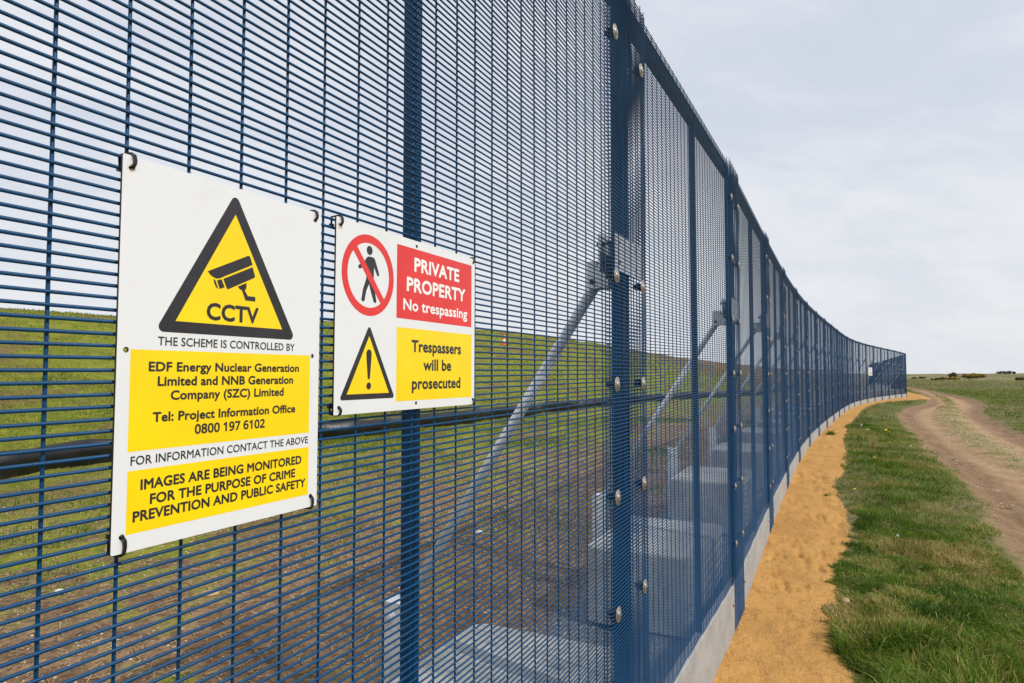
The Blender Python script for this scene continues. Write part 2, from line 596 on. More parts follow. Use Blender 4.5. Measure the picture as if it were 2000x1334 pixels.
# ------------------------------------------------------------------ ground
def ground_mat():
    m, t, b = new_mat('ground')
    v = coords(t)

    def att(n):
        a = t.nodes.new('ShaderNodeAttribute')
        a.attribute_name = n
        return a.outputs['Fac']
    big = noise(t, v, 0.35, 5, 0.6)
    med = noise(t, v, 2.3, 6, 0.62)
    fin = noise(t, v, 17, 5, 0.65)
    vfin = noise(t, v, 85, 3, 0.6)

    def jit(sig, amp_m, amp_f):
        q = math_n(t, 'MULTIPLY', math_n(t, 'SUBTRACT', med, 0.5), amp_m)
        w = math_n(t, 'MULTIPLY', math_n(t, 'SUBTRACT', fin, 0.5), amp_f)
        return math_n(t, 'ADD', sig, math_n(t, 'ADD', q, w))
    # heath grass
    heath = mixc(t, ramp(t, med, 0.34, 0.62), (0.085, 0.115, 0.015), (0.150, 0.150, 0.032))
    heath = mixc(t, ramp(t, big, 0.42, 0.62), heath, (0.215, 0.175, 0.085))
    heath = mixc(t, math_n(t, 'MULTIPLY', ramp(t, fin, 0.38, 0.62), 0.75), heath, (0.062, 0.066, 0.024))
    heath = mixc(t, math_n(t, 'MULTIPLY', ramp(t, vfin, 0.55, 0.68), 0.55), heath, (0.26, 0.21, 0.11))
    # sand
    sand = mixc(t, ramp(t, med, 0.3, 0.7), (0.565, 0.310, 0.097), (0.485, 0.256, 0.078))
    sand = mixc(t, math_n(t, 'MULTIPLY', ramp(t, fin, 0.52, 0.70), 0.5), sand, (0.34, 0.17, 0.055))
    sand = mixc(t, math_n(t, 'MULTIPLY', ramp(t, noise(t, v, 1.1, 5, 0.7, 0.6), 0.52, 0.62), 0.5), sand, (0.40, 0.215, 0.072))
    sand = mixc(t, ramp(t, vfin, 0.68, 0.74), sand, (0.64, 0.44, 0.22))
    sand = mixc(t, math_n(t, 'MULTIPLY', ramp(t, noise(t, v, 42, 3, 0.6), 0.66, 0.72), 0.7), sand, (0.24, 0.13, 0.05))
    # track
    trk = mixc(t, ramp(t, med, 0.32, 0.68), (0.430, 0.280, 0.150), (0.335, 0.212, 0.112))
    mpt = t.nodes.new('ShaderNodeMapping')
    mpt.inputs['Rotation'].default_value = (0, 0, R(32))
    mpt.inputs['Scale'].default_value = (1.0, 0.16, 1.0)
    link(t, v, mpt.inputs[0])
    streak = noise(t, mpt.outputs[0], 5.0, 5, 0.65)
    trk = mixc(t, math_n(t, 'MULTIPLY', ramp(t, streak, 0.50, 0.64), 0.45), trk, (0.27, 0.165, 0.10))
    trk = mixc(t, math_n(t, 'MULTIPLY', ramp(t, streak, 0.47, 0.36), 0.4), trk, (0.52, 0.37, 0.23))
    trk = mixc(t, math_n(t, 'MULTIPLY', ramp(t, fin, 0.45, 0.66), 0.5), trk, (0.25, 0.155, 0.095))
    trk = mixc(t, ramp(t, vfin, 0.60, 0.68), trk, (0.52, 0.40, 0.27))
    trk = mixc(t, math_n(t, 'MULTIPLY', ramp(t, vfin, 0.42, 0.34), 0.6), trk, (0.21, 0.13, 0.08))
    straw = mixc(t, ramp(t, fin, 0.35, 0.62), (0.315, 0.225, 0.105), (0.190, 0.165, 0.060))
    straw = mixc(t, ramp(t, med, 0.56, 0.66), straw, (0.120, 0.140, 0.035))
    # field side: bare soil with weeds near the fence, greener up the bank
    soil = mixc(t, ramp(t, med, 0.32, 0.66), (0.165, 0.102, 0.056), (0.300, 0.198, 0.115))
    soil = mixc(t, math_n(t, 'MULTIPLY', ramp(t, fin, 0.44, 0.60), 0.7), soil, (0.082, 0.050, 0.028))
    soil = mixc(t, ramp(t, vfin, 0.66, 0.74), soil, (0.42, 0.32, 0.20))
    turf = mixc(t, ramp(t, med, 0.36, 0.62), (0.140, 0.165, 0.015), (0.230, 0.235, 0.028))
    turf = mixc(t, math_n(t, 'MULTIPLY', ramp(t, fin, 0.42, 0.66), 0.5), turf, (0.080, 0.088, 0.014))
    brown = mixc(t, ramp(t, fin, 0.4, 0.6), (0.20, 0.125, 0.06), (0.13, 0.09, 0.04))
    # long slanting bands where the bank is thin
    mp = t.nodes.new('ShaderNodeMapping')
    mp.inputs['Rotation'].default_value = (0, 0, R(26))
    mp.inputs['Scale'].default_value = (1.0, 0.22, 1.0)
    link(t, v, mp.inputs[0])
    band = noise(t, mp.outputs[0], 0.75, 5, 0.62, 0.4)
    turf = mixc(t, math_n(t, 'MULTIPLY', ramp(t, band, 0.50, 0.64), 0.85), turf, brown)
    sp_ = t.nodes.new('ShaderNodeSeparateXYZ')
    link(t, v, sp_.inputs[0])
    far = ramp(t, math_n(t, 'ADD', sp_.outputs[1], math_n(t, 'MULTIPLY', math_n(t, 'SUBTRACT', noise(t, v, 0.03, 4), 0.5), 160.0)), 120.0, 190.0)
    heath = mixc(t, math_n(t, 'MULTIPLY', far, 0.8), heath, mixc(t, ramp(t, noise(t, v, 0.09, 5, 0.6), 0.42, 0.58), (0.26, 0.215, 0.115), (0.135, 0.145, 0.055)))
    ind = att('inside')
    gr = math_n(t, 'ADD', math_n(t, 'MULTIPLY', math_n(t, 'SUBTRACT', med, 0.5), 2.1), math_n(t, 'MULTIPLY', math_n(t, 'SUBTRACT', big, 0.5), 1.8))
    gr = math_n(t, 'ADD', gr, math_n(t, 'MULTIPLY', math_n(t, 'SUBTRACT', ind, 4.0), 0.13))
    inner = mixc(t, ramp(t, gr, -0.15, 0.25), soil, turf)
    inner = mixc(t, ramp(t, att('along'), 128, 150), inner, brown)
    gravel = mixc(t, ramp(t, vfin, 0.35, 0.65), (0.085, 0.085, 0.088), (0.26, 0.255, 0.25))
    inner = mixc(t, ramp(t, jit(ind, 0.4, 0.25), 1.22, 1.08), inner, gravel)
    c = mixc(t, ramp(t, jit(att('track'), 0.55, 0.5), -0.06, 0.12), heath, trk)
    rim = math_n(t, 'MULTIPLY', ramp(t, jit(att('track'), 0.4, 0.6), 0.02, 0.12), ramp(t, jit(att('track'), 0.4, 0.4), 0.75, 0.40))
    c = mixc(t, math_n(t, 'MULTIPLY', rim, 0.6), c, (0.17, 0.105, 0.065))
    c = mixc(t, ramp(t, jit(att('mid'), 1.0, 1.3), -0.05, 0.35), c, straw)
    c = mixc(t, ramp(t, jit(att('wedge'), 0.8, 0.8), -0.1, 0.3), c, heath)
    c = mixc(t, ramp(t, jit(att('sand'), 0.12, 0.16), -0.015, 0.02), c, sand)
    c = mixc(t, ramp(t, ind, -0.02, 0.02), c, inner)
    link(t, c, b.inputs['Base Color'])
    b.inputs['Roughness'].default_value = 0.95
    b.inputs['Specular IOR Level'].default_value = 0.15
    h = math_n(t, 'ADD', math_n(t, 'MULTIPLY', fin, 1.0), math_n(t, 'MULTIPLY', vfin, 0.45))
    # tyre tread pressed into the soft rim of the track
    ph_ = math_n(t, 'ADD', math_n(t, 'MULTIPLY', sp_.outputs[0], 0.50 * 44), math_n(t, 'MULTIPLY', sp_.outputs[1], 0.86 * 44))
    tread = math_n(t, 'SINE', math_n(t, 'ADD', ph_, math_n(t, 'MULTIPLY', med, 5.0)))
    h = math_n(t, 'ADD', h, math_n(t, 'MULTIPLY', math_n(t, 'MULTIPLY', tread, rim), 0.55))
    bump(t, b, h, 0.7, 0.035)
    return m


def build_ground():
    ang = np.concatenate([np.arange(-180, -48, 4.0), np.arange(-48, 48, 0.17), np.arange(48, 180, 4.0)])
    rad = [1.0]
    while rad[-1] < 60:
        rad.append(rad[-1] * 1.0105)
    while rad[-1] < 6000:
        rad.append(rad[-1] * 1.045)
    rad = np.array(rad)
    na, nr = len(ang), len(rad)
    T, Rr = np.meshgrid(np.radians(ang), rad)
    x = (Rr * np.sin(T)).ravel()
    y = (Rr * np.cos(T)).ravel()
    z, d, al = base_height(x, y)
    a = ground_attrs(x, y, d, al)
    z = z + fine_height(x, y, d, a) * sstep(np.hypot(x, y), 200, 100)
    verts = np.stack([x, y, z], 1)
    verts = np.vstack([verts, [[0, 0, float(z[:na].mean())]]])
    i = np.arange(nr - 1)[:, None] * na
    j = np.arange(na)[None, :]
    j2 = (j + 1) % na
    quads = np.stack([i + j, i + na + j, i + na + j2, i + j2], -1).reshape(-1, 4)[:, ::-1]
    c = nr * na
    tris = np.stack([np.full(na, c), np.arange(na), (np.arange(na) + 1) % na], 1)[:, ::-1]
    d0, _ = fence_dist(np.array([0.0]), np.array([0.0]))
    attrs = {k: np.append(v, v[0]) for k, v in a.items()}
    me = np_mesh('ground', verts, quads, tris, ground_mat(), True, attrs)
    o = mesh_obj('ground', me, None)
    tag(o, kind='structure')
    return o


build_ground()

# far low woodland on the horizon
hv, hf = MB(), None
xs = np.linspace(-2600, 3800, 260)
for k in range(len(xs) - 1):
    for (xa, xb) in ((xs[k], xs[k + 1]),):
        ha = 1.0 + 5.0 * fbm(np.array([xa]), np.array([0.0]), 0.004, 4, 3)[0]
        hb = 1.0 + 5.0 * fbm(np.array([xb]), np.array([0.0]), 0.004, 4, 3)[0]
        hv.add([(xa, 3400, -2), (xb, 3400, -2), (xb, 3430, hb), (xa, 3430, ha), (xb, 3800, hb), (xa, 3800, ha)], [(0, 1, 2, 3), (3, 2, 4, 5)])
M_HILL = simple_mat('hazed_woodland', (0.10, 0.125, 0.15), (0.14, 0.16, 0.19), 0.01, 0.95)  # blue distance haze is painted into the woodland colour
tag(mesh_obj('hills', hv.mesh('hills', M_HILL), None), kind='structure')


# ------------------------------------------------------------------ fence
def bay_matrix(i, z):
    """frame at post i looking along bay i: x along, y to the field side, z up"""
    p, a = POSTS[i], HEAD[min(i, NB - 1)]
    sl = math.atan2(ZB[min(i + 1, NB)] - ZB[i], L)
    return Matrix.Translation((p[0], p[1], z)) @ Matrix.Rotation(math.pi / 2 - a, 4, 'Z') @ Matrix.Rotation(-sl, 4, 'Y')


def post_matrix(i, z):
    a = HEAD[min(i, NB - 1)]
    if 0 < i < NB:
        a = (HEAD[i - 1] + HEAD[i]) / 2
    p = POSTS[i]
    return Matrix.Translation((p[0], p[1], z)) @ Matrix.Rotation(math.pi / 2 - a, 4, 'Z')


fence = empty('security_fence', Matrix.Translation((M0[0], M0[1], -0.07)))
tag(fence, 'tall blue welded mesh security fence curving away along the sandy path', 'fence')

WR = 0.002
X0 = 0.0551
hw = MB().tube([(0, 0, 0), (2.50, 0, 0)], WR, 8, phase=0.3).mesh('horizontal_wire', M_BLUE, True)
vw = MB().tube([(0, 0, -0.01), (0, 0, MESH_H + 0.014)], WR, 8, phase=0.3).mesh('vertical_wire', M_BLUE, True)


def joined_mesh(nseg):
    mb = MB()
    for k in range(NW):
        mb.tube([(0.006, 0, k * 0.0127), (2.509, 0, k * 0.0127)], WR, nseg, caps=False, phase=0.3)
    for j in range(33):
        x = X0 + 0.0762 * j
        mb.tube([(x, 0.0037, -0.01), (x, 0.0037, MESH_H + 0.014)], WR, nseg, caps=True, phase=0.3)
    return mb.mesh('wire_mesh', M_BLUE, True)


jm_near, jm_far = joined_mesh(6), joined_mesh(4)
mid_post_me = MB().box(L / 2 - 0.0435, L / 2 - 0.0275, 0.0062, 0.0392, -0.25, MESH_H - 0.04).bevel_mesh('intermediate_post', M_BLUE_POST, 0.002, 1)
rail_me = MB().box(0.045, L - 0.045, 0.0062, 0.044, MESH_H - 0.075, MESH_H - 0.012).mesh('top_rail', M_BLUE_DK)
plinth_me = MB().box(0.006, L - 0.006, -0.012, 0.040, -0.50, 0.0).bevel_mesh('concrete_plinth', M_PLINTH, 0.004, 2)
wash = MB().lathe([(0.0, 0.002), (0.0255, 0.002), (0.026, 0.0), (0.0250, -0.0012), (0.013, -0.0022), (0.0125, -0.0035), (0.0105, -0.0055), (0.007, -0.0072), (0.003, -0.0078)], 24).mesh('bolt_washer', M_WASHER, True)
pwash = MB().lathe([(0.0, 0.0), (0.019, 0.0), (0.019, -0.003), (0.010, -0.004), (0.009, -0.009), (0.003, -0.011)], 14).mesh('plinth_bolt', M_WASHER, True)
clip_me = MB().box(-0.014, 0.014, -0.013, 0.006, -0.012, 0.012).tube([(0, 0.006, 0), (0, 0.016, 0)], 0.008, 6).mesh('bolt_clip', M_DARKBOLT)

# folded cover strip of mesh over each joint
STRIP_L, STRIP_R = -0.2347, 0.2225


def strip_mesh(nseg):
    mb = MB()
    n = 246
    for k in range(n):
        z = -0.285 + k * 0.0127
        mb.tube([(STRIP_L, -0.0045, z), (STRIP_L + 0.009, -0.0145, z), (STRIP_L + 0.019, -0.0180, z), (STRIP_R - 0.019, -0.0180, z), (STRIP_R - 0.009, -0.0145, z), (STRIP_R, -0.0045, z)], WR, nseg, caps=False, phase=0.3)
    zt = -0.285 + (n - 1) * 0.0127 + 0.03
    xs_ = [(STRIP_L, -0.0008), (STRIP_R, -0.0008)] + [(STRIP_L + 0.030 + 0.0725 * q, -0.0143) for q in range(6)] + [(STRIP_R - 0.014, -0.0130)]
    for x, y in xs_:
        mb.tube([(x, y, -0.295), (x, y, zt)], WR, nseg, phase=0.3)
    return mb.mesh('cover_strip', M_BLUE, True)


st_near, st_far = strip_mesh(6), strip_mesh(4)
post_me = MB().box(-0.016, 0.064, 0.0062, 0.0520, -0.36, MESH_H - 0.035).bevel_mesh('fence_post', M_BLUE_POST, 0.004, 2)
# bent lifting bar at the top of the post
arc = [(0.035, 0.03, MESH_H - 0.05)] + [(0.04 + 0.13 * math.sin(t), 0.03, MESH_H - 0.20 + 0.15 * math.cos(t)) for t in np.linspace(0.25, math.pi - 0.25, 9)] + [(0.035, 0.03, MESH_H - 0.36)]
gusset_me = MB().tube(arc, 0.0105, 8).mesh('bent_bar', M_BLUE_DK, True)
# galvanised clamp: flat plates either side of the post, bolted through
zc0, zc1 = 2.075, 2.205
plate = MB()
plate.box(-0.150, 0.175, -0.0085, -0.0055, zc0, zc1)
plate_me = plate.bevel_mesh('clamp_plate', M_GALV, 0.001, 1)
lug = MB()
lug.box(-0.135, 0.155, 0.0535, 0.0595, zc0, zc1)
lug.box(-0.026, -0.020, 0.060, 0.140, zc0 - 0.045, zc0 + 0.055).box(0.032, 0.038, 0.060, 0.140, zc0 - 0.045, zc0 + 0.055)
lug_me = lug.mesh('brace_lug', M_GALV)
bolts = MB()
for bx in (-0.10, 0.10):
    for bz in (zc0 + 0.03, zc1 - 0.03):
        bolts.tube([(bx, -0.0100, bz), (bx, 0.075, bz)], 0.006, 8)
        bolts.tube([(bx, 0.0600, bz), (bx, 0.068, bz)], 0.011, 6)
bolts.tube([(-0.038, 0.118, zc0 - 0.02), (0.050, 0.118, zc0 - 0.02)], 0.009, 8)
bolts_me = bolts.mesh('clamp_bolts', M_DARKBOLT)
BASE_Y = 1.0
brace_me = MB().tube([(0.006, 0.112, zc0 - 0.02), (0.0, BASE_Y - 0.005, 0.700)], 0.0205, 20).mesh('brace_tube', M_GALV, True)
bp = MB()
bp.box(-0.048, -0.042, BASE_Y - 0.066, BASE_Y + 0.035, 0.03, 0.765)
bp.box(0.042, 0.048, BASE_Y - 0.066, BASE_Y + 0.035, 0.03, 0.765)
bp.box(-0.0418, 0.0418, BASE_Y + 0.029, BASE_Y + 0.035, 0.03, 0.765)
bp.box(-0.0482, 0.0482, BASE_Y - 0.068, BASE_Y + 0.037, 0.7652, 0.771)
bp.tube([(-0.062, BASE_Y - 0.005, 0.715), (0.062, BASE_Y - 0.005, 0.715)], 0.010, 10)
bp.tube([(-0.056, BASE_Y - 0.005, 0.715), (-0.0485, BASE_Y - 0.005, 0.715)], 0.020, 6)
base_me = bp.mesh('brace_foot_post', M_GALV)


def kid(name, me, m, parent=None, kind=None):
    o = mesh_obj(name, me, parent or fence, m)
    if kind:
        o['kind'] = kind
    return o


for i in range(NB):
    bm_ = bay_matrix(i, ZB[i])
    if i == 1:
        pan = empty('mesh_panel', bm_, fence)
        for k in range(NW):
            kid('horizontal_wire', hw, bm_ @ Matrix.Translation((0.006, random.uniform(-.0004, .0004), k * 0.0127 + random.gauss(0, .00022))) @ Matrix.Rotation(random.gauss(0, .00018), 4, 'Y') @ Matrix.Rotation(random.uniform(0, 6), 4, 'X'), pan)
        for j in range(33):
            kid('vertical_wire', vw, bm_ @ Matrix.Translation((X0 + 0.0762 * j + random.gauss(0, .0004), 0.0037, 0)) @ Matrix.Rotation(random.gauss(0, .00025), 4, 'Y'), pan)
    else:
        kid('mesh_panel', jm_near if i < 6 else jm_far, bm_, kind='stuff')
    kid('intermediate_post', mid_post_me, bm_ @ Matrix.Translation((0.002 if i == 1 else 0.095, 0, 0)))
    kid('top_rail', rail_me, bm_)
    pt0, pt1 = PT[i], PT[i + 1]
    pmx = Matrix.Translation((POSTS[i][0], POSTS[i][1], pt0)) @ Matrix.Rotation(math.pi / 2 - HEAD[i], 4, 'Z') @ Matrix.Rotation(-math.atan2(pt1 - pt0, L), 4, 'Y')
    pl = kid('concrete_plinth', plinth_me, pmx)
    if 1 <= i < 12:
        for px in (0.27, L - 0.27):
            kid('plinth_bolt', pwash, pmx @ Matrix.Translation((px, -0.012, -0.11)), pl)

for i in range(1, NB + 1):
    zg = float(np.interp(POSTS[i][1], GY, GZ)) + 0.012
    pm = post_matrix(i, ZB[i])
    gm = post_matrix(i, zg)
    kid('fence_post', post_me, pm)
    st = kid('cover_strip', st_near if i < 6 else st_far, pm, kind='stuff')
    if i < 22:
        for q, wx in enumerate((-0.180, 0.142)):
            for wz in (1.17, 0.33, -0.035, -0.408, -0.787, -1.165) + ((0.75,) if i != 2 else ()):
                zz = wz + 1.4216
                w = kid('bolt_washer', wash, pm @ Matrix.Translation((wx, -0.0222, zz)), st)
                if i < 4:
                    kid('bolt_clip', clip_me, pm @ Matrix.Translation((wx, 0, zz)), st)
    kid('bent_bar', gusset_me, pm)
    if i > 30:
        continue
    kid('clamp_plate', plate_me, gm)
    lg = kid('brace_lug', lug_me, gm)
    if i < 5:
        kid('clamp_bolts', bolts_me, gm, lg)
    kid('brace_tube', brace_me, gm)
    kid('brace_foot_post', base_me, gm)

# concrete blocks that hold the braces down
bb = MB().box(-0.54, 0.54, 0.17, 0.925, 0.02, 0.52)
block_me = bb.mesh('concrete_block', M_BLOCK)
bmk = bmesh.new()
bmk.from_mesh(block_me)
bmesh.ops.bevel(bmk, geom=[e for e in bmk.edges if abs((e.verts[0].co - e.verts[1].co).z) > 0.3], offset=0.09, segments=5, affect='EDGES', profile=0.5)
bmesh.ops.bevel(bmk, geom=[e for e in bmk.edges if all(v.co.z > 0.5 for v in e.verts) and len(e.link_faces) == 2 and any(abs(f.normal.z) < 0.5 for f in e.link_faces)], offset=0.018, segments=2, affect='EDGES', profile=0.5)
for k in range(2):
    z0, z1 = -0.10, 0.0205
    x0 = -0.42 + 0.54 * k
    vs = [bmk.verts.new(p) for p in ((x0, .2, z0), (x0 + .3, .2, z0), (x0 + .3, .9, z0), (x0, .9, z0), (x0, .2, z1), (x0 + .3, .2, z1), (x0 + .3, .9, z1), (x0, .9, z1))]
    for f in ((3, 2, 1, 0), (4, 5, 6, 7), (0, 1, 5, 4), (1, 2, 6, 5), (2, 3, 7, 6), (3, 0, 4, 7)):
        bmk.faces.new([vs[q] for q in f])
bmk.to_mesh(block_me)
bmk.free()
BL_LABELS = {2: 'nearest pale concrete block low behind the mesh, below the first long brace',
             3: 'second pale concrete block behind the mesh, past the dark gravel from the nearest one',
             4: 'third concrete block behind the mesh, just left of the second joint strip',
             5: 'fourth concrete block behind the mesh, seen between second and third joint strips',
             6: 'fifth concrete block behind the mesh, last one whose top can be made out'}
for i in range(2, 23):
    o = mesh_obj('concrete_block', block_me, None, post_matrix(i, float(np.interp(POSTS[i][1], GY, GZ)) + 0.012))
    tag(o, BL_LABELS.get(i, 'pale concrete block in the far row behind the distant bays of fence'), 'concrete block', 'concrete blocks weighing down the fence braces')


# ------------------------------------------------------------------ signs
def load_font():
    try:
        import os
        p = os.path.join(bpy.utils.system_resource('DATAFILES'), 'fonts', 'NotoSansTamil-VariableFont_wdth,wght.woff2')
        if os.path.exists(p):
            return bpy.data.fonts.load(p)
    except Exception:
        pass
    return None


FONT = load_font()


def curve_mesh(name, splines, z, mat, extrude=0.0, edge_mat=None):
    cu = bpy.data.curves.new(name, 'CURVE')
    cu.dimensions = '2D'
    cu.fill_mode = 'BOTH'
    cu.extrude = extrude
    for pts in splines:
        sp = cu.splines.new('POLY')
        sp.points.add(len(pts) - 1)
        for p, q in zip(sp.points, pts):
            p.co = (q[0], q[1], 0, 1)
        sp.use_cyclic_u = True
    tmp = bpy.data.objects.new('tmp', cu)
    me = bpy.data.meshes.new_from_object(tmp)
    bpy.data.objects.remove(tmp)
    bpy.data.curves.remove(cu)
    me.name = name
    for v in me.vertices:
        v.co.z += z
    me.materials.clear()
    me.materials.append(mat)
    if edge_mat:
        me.materials.append(edge_mat)
        for p in me.polygons:
            if p.normal.z < 0.5:
                p.material_index = 1
    return me


def text_mesh(txt, xl, xr, base, top, bold, mat, z):
    cu = bpy.data.curves.new('lettering', 'FONT')
    cu.body = txt
    if FONT and txt[0].isdigit():      # figures with a flagged 1; all words use Blender's built-in face
        cu.font = FONT
    cu.size = 1.0
    cu.resolution_u = 3
    cu.space_character = 1.02
    tmp = bpy.data.objects.new('tmp', cu)
    me = bpy.data.meshes.new_from_object(tmp)
    cu.body = 'H'
    mh = bpy.data.meshes.new_from_object(tmp)
    bpy.data.objects.remove(tmp)
    cap = max(v.co.y for v in mh.vertices) - min(v.co.y for v in mh.vertices)
    y0 = min(v.co.y for v in mh.vertices)
    bpy.data.meshes.remove(mh)
    x0 = min(v.co.x for v in me.vertices)
    x1 = max(v.co.x for v in me.vertices)
    sx, sy = (xr - xl) / (x1 - x0), (base - top) / cap
    for v in me.vertices:
        v.co = ((v.co.x - x0) * sx + xl, -base + (v.co.y - y0) * sy, z)
    if bold:
        # heavier strokes: copies a hair's breadth to each side, each on its own level
        r = bold * sy
        bm = bmesh.new()
        for q in range(9):
            t = 2 * math.pi * q / 8
            o = (0, 0) if q == 8 else (r * math.cos(t), r * math.sin(t))
            n0 = len(bm.verts)
            bm.from_mesh(me)
            bm.verts.ensure_lookup_table()
            for v in bm.verts[n0:]:
                v.co += Vector((o[0], o[1], 0.00001 * q))
        bm.to_mesh(me)
        bm.free()
    me.name = 'lettering'
    me.materials.clear()
    me.materials.append(mat)
    return me


def circ(cx, cy, r, n=40):
    return [(cx + r * math.cos(2 * math.pi * k / n), cy + r * math.sin(2 * math.pi * k / n)) for k in range(n)]


def rounded(poly, r, n=6):
    out = []
    m = len(poly)
    for i in range(m):
        p = Vector(poly[i])
        a = (Vector(poly[i - 1]) - p).normalized()
        b = (Vector(poly[(i + 1) % m]) - p).normalized()
        half = a.angle(b) / 2
        t = r / math.tan(half)
        c = p + (a + b).normalized() * (r / math.sin(half))
        p0, p1 = p + a * t, p + b * t
        a0 = math.atan2(p0.y - c.y, p0.x - c.x)
        a1 = math.atan2(p1.y - c.y, p1.x - c.x)
        da = (a1 - a0 + math.pi) % (2 * math.pi) - math.pi
        for k in range(n + 1):
            t_ = a0 + da * k / n
            out.append((c.x + r * math.cos(t_), c.y + r * math.sin(t_)))
    return out


S = 0.001


def mm(pts):
    return [(x * S, -y * S) for x, y in pts]


def rect(x0, y0, x1, y1):
    return [(x0 * S, -y0 * S), (x1 * S, -y0 * S), (x1 * S, -y1 * S), (x0 * S, -y1 * S)]


def sign_frame(i_bay_origin, a, t, z, off):
    d = dirv(a)
    n = np.array([math.cos(a), -math.sin(a)])
    p = i_bay_origin + t * d + off * n
    m = Matrix(((d[0], 0, n[0], p[0]), (d[1], 0, n[1], p[1]), (0, 1, 0, z), (0, 0, 0, 1)))
    return m


Z1, Z2, Z3, Z4 = 0.00012, 0.00020, 0.00028, 0.00034


def cable_tie(name_m, hx, hy, edge_y, sx):
    """black strap from a hole over the nearest edge and round the wire behind (mm, y down)"""
    up = -1 if edge_y < hy else 1
    path = [(hx, hy, -3.0), (hx + sx * 0.5, hy + up * 1.0, 2.0), (hx + sx * 1.8, hy + up * 4.0, 3.0), (hx + sx * 2.2, (hy + edge_y) / 2 + up * 2.0, 3.0),
            (hx + sx * 1.6, edge_y + up * 0.5, 2.0), (hx + sx * 0.2, edge_y + up * 1.6, 0.0), (hx - sx * 2.5, edge_y + up * 1.6, -5.0), (hx - sx * 5.0, edge_y + up * 1.0, -13.0), (hx - sx * 2, hy, -16.0), (hx, hy, -3.2)]
    mb = MB()
    n = len(path)
    P = [Vector((p[0] * S, -p[1] * S, p[2] * S)) for p in path]
    base = 0
    vs, fs = [], []
    for i, p in enumerate(P):
        dd = (P[min(i + 1, n - 1)] - P[max(i - 1, 0)]).normalized()
        side = dd.cross(Vector((0, 0, 1)))
        if side.length < 0.3:
            side = Vector((1, 0, 0))
        side.normalize()
        nn = side.cross(dd).normalized()
        w, h = 0.0019, 0.0006
        vs += [p + side * w + nn * h, p - side * w + nn * h, p - side * w - nn * h, p + side * w - nn * h]
    for i in range(n - 1):
        for k in range(4):
            k2 = (k + 1) % 4
            fs.append((i * 4 + k, i * 4 + k2, (i + 1) * 4 + k2, (i + 1) * 4 + k))
    mb.add(vs, fs)
    hd = P[-2]
    mb.box(hd.x - 0.003, hd.x + 0.003, hd.y - 0.0025, hd.y + 0.0025, hd.z - 0.0025, hd.z + 0.0025)
    return mb.mesh('cable_tie', M_TIE)


def put_sign(name, W, H, holes, ties, prints, frame, label, stains=()):
    root = empty(name, frame)
    tag(root, label, 'sign', 'warning signs tied to the fence')
    board = curve_mesh('board', [rounded(rect(0, 0, W, H), 0.002, 3)] + [circ(x * S, -y * S, 0.0031, 16)[::-1] for x, y in holes], -0.0015, M_SWHITE, 0.0015, M_SEDGE)
    kid('board', board, frame, root)
    for (x, y), w, h in stains:
        pts = []
        for k in range(18):
            t = 2 * math.pi * k / 18
            r = 0.5 + 0.5 * random.random()
            pts.append((x + w * r * math.cos(t), y + h * r * math.sin(t) + h * 0.4))
        kid('rust_stain', curve_mesh('rust_stain', [mm(pts), circ(x * S, -y * S, 0.0032, 16)], 0.00008, M_RUST), frame, root)
    for item in prints:
        if item[0] == 't':
            _, txt, xl, xr, base, top, bold, mat = item
            kid('lettering', text_mesh(txt, xl * S, xr * S, base * S, top * S, bold, mat, Z4), frame, root)
        else:
            _, nm, splines, z, mat = item
            kid(nm, curve_mesh(nm, splines, z, mat), frame, root)
    for hx, hy, ey, sx in ties:
        kid('cable_tie', cable_tie('', hx, hy, ey, sx), frame, root)
    return root


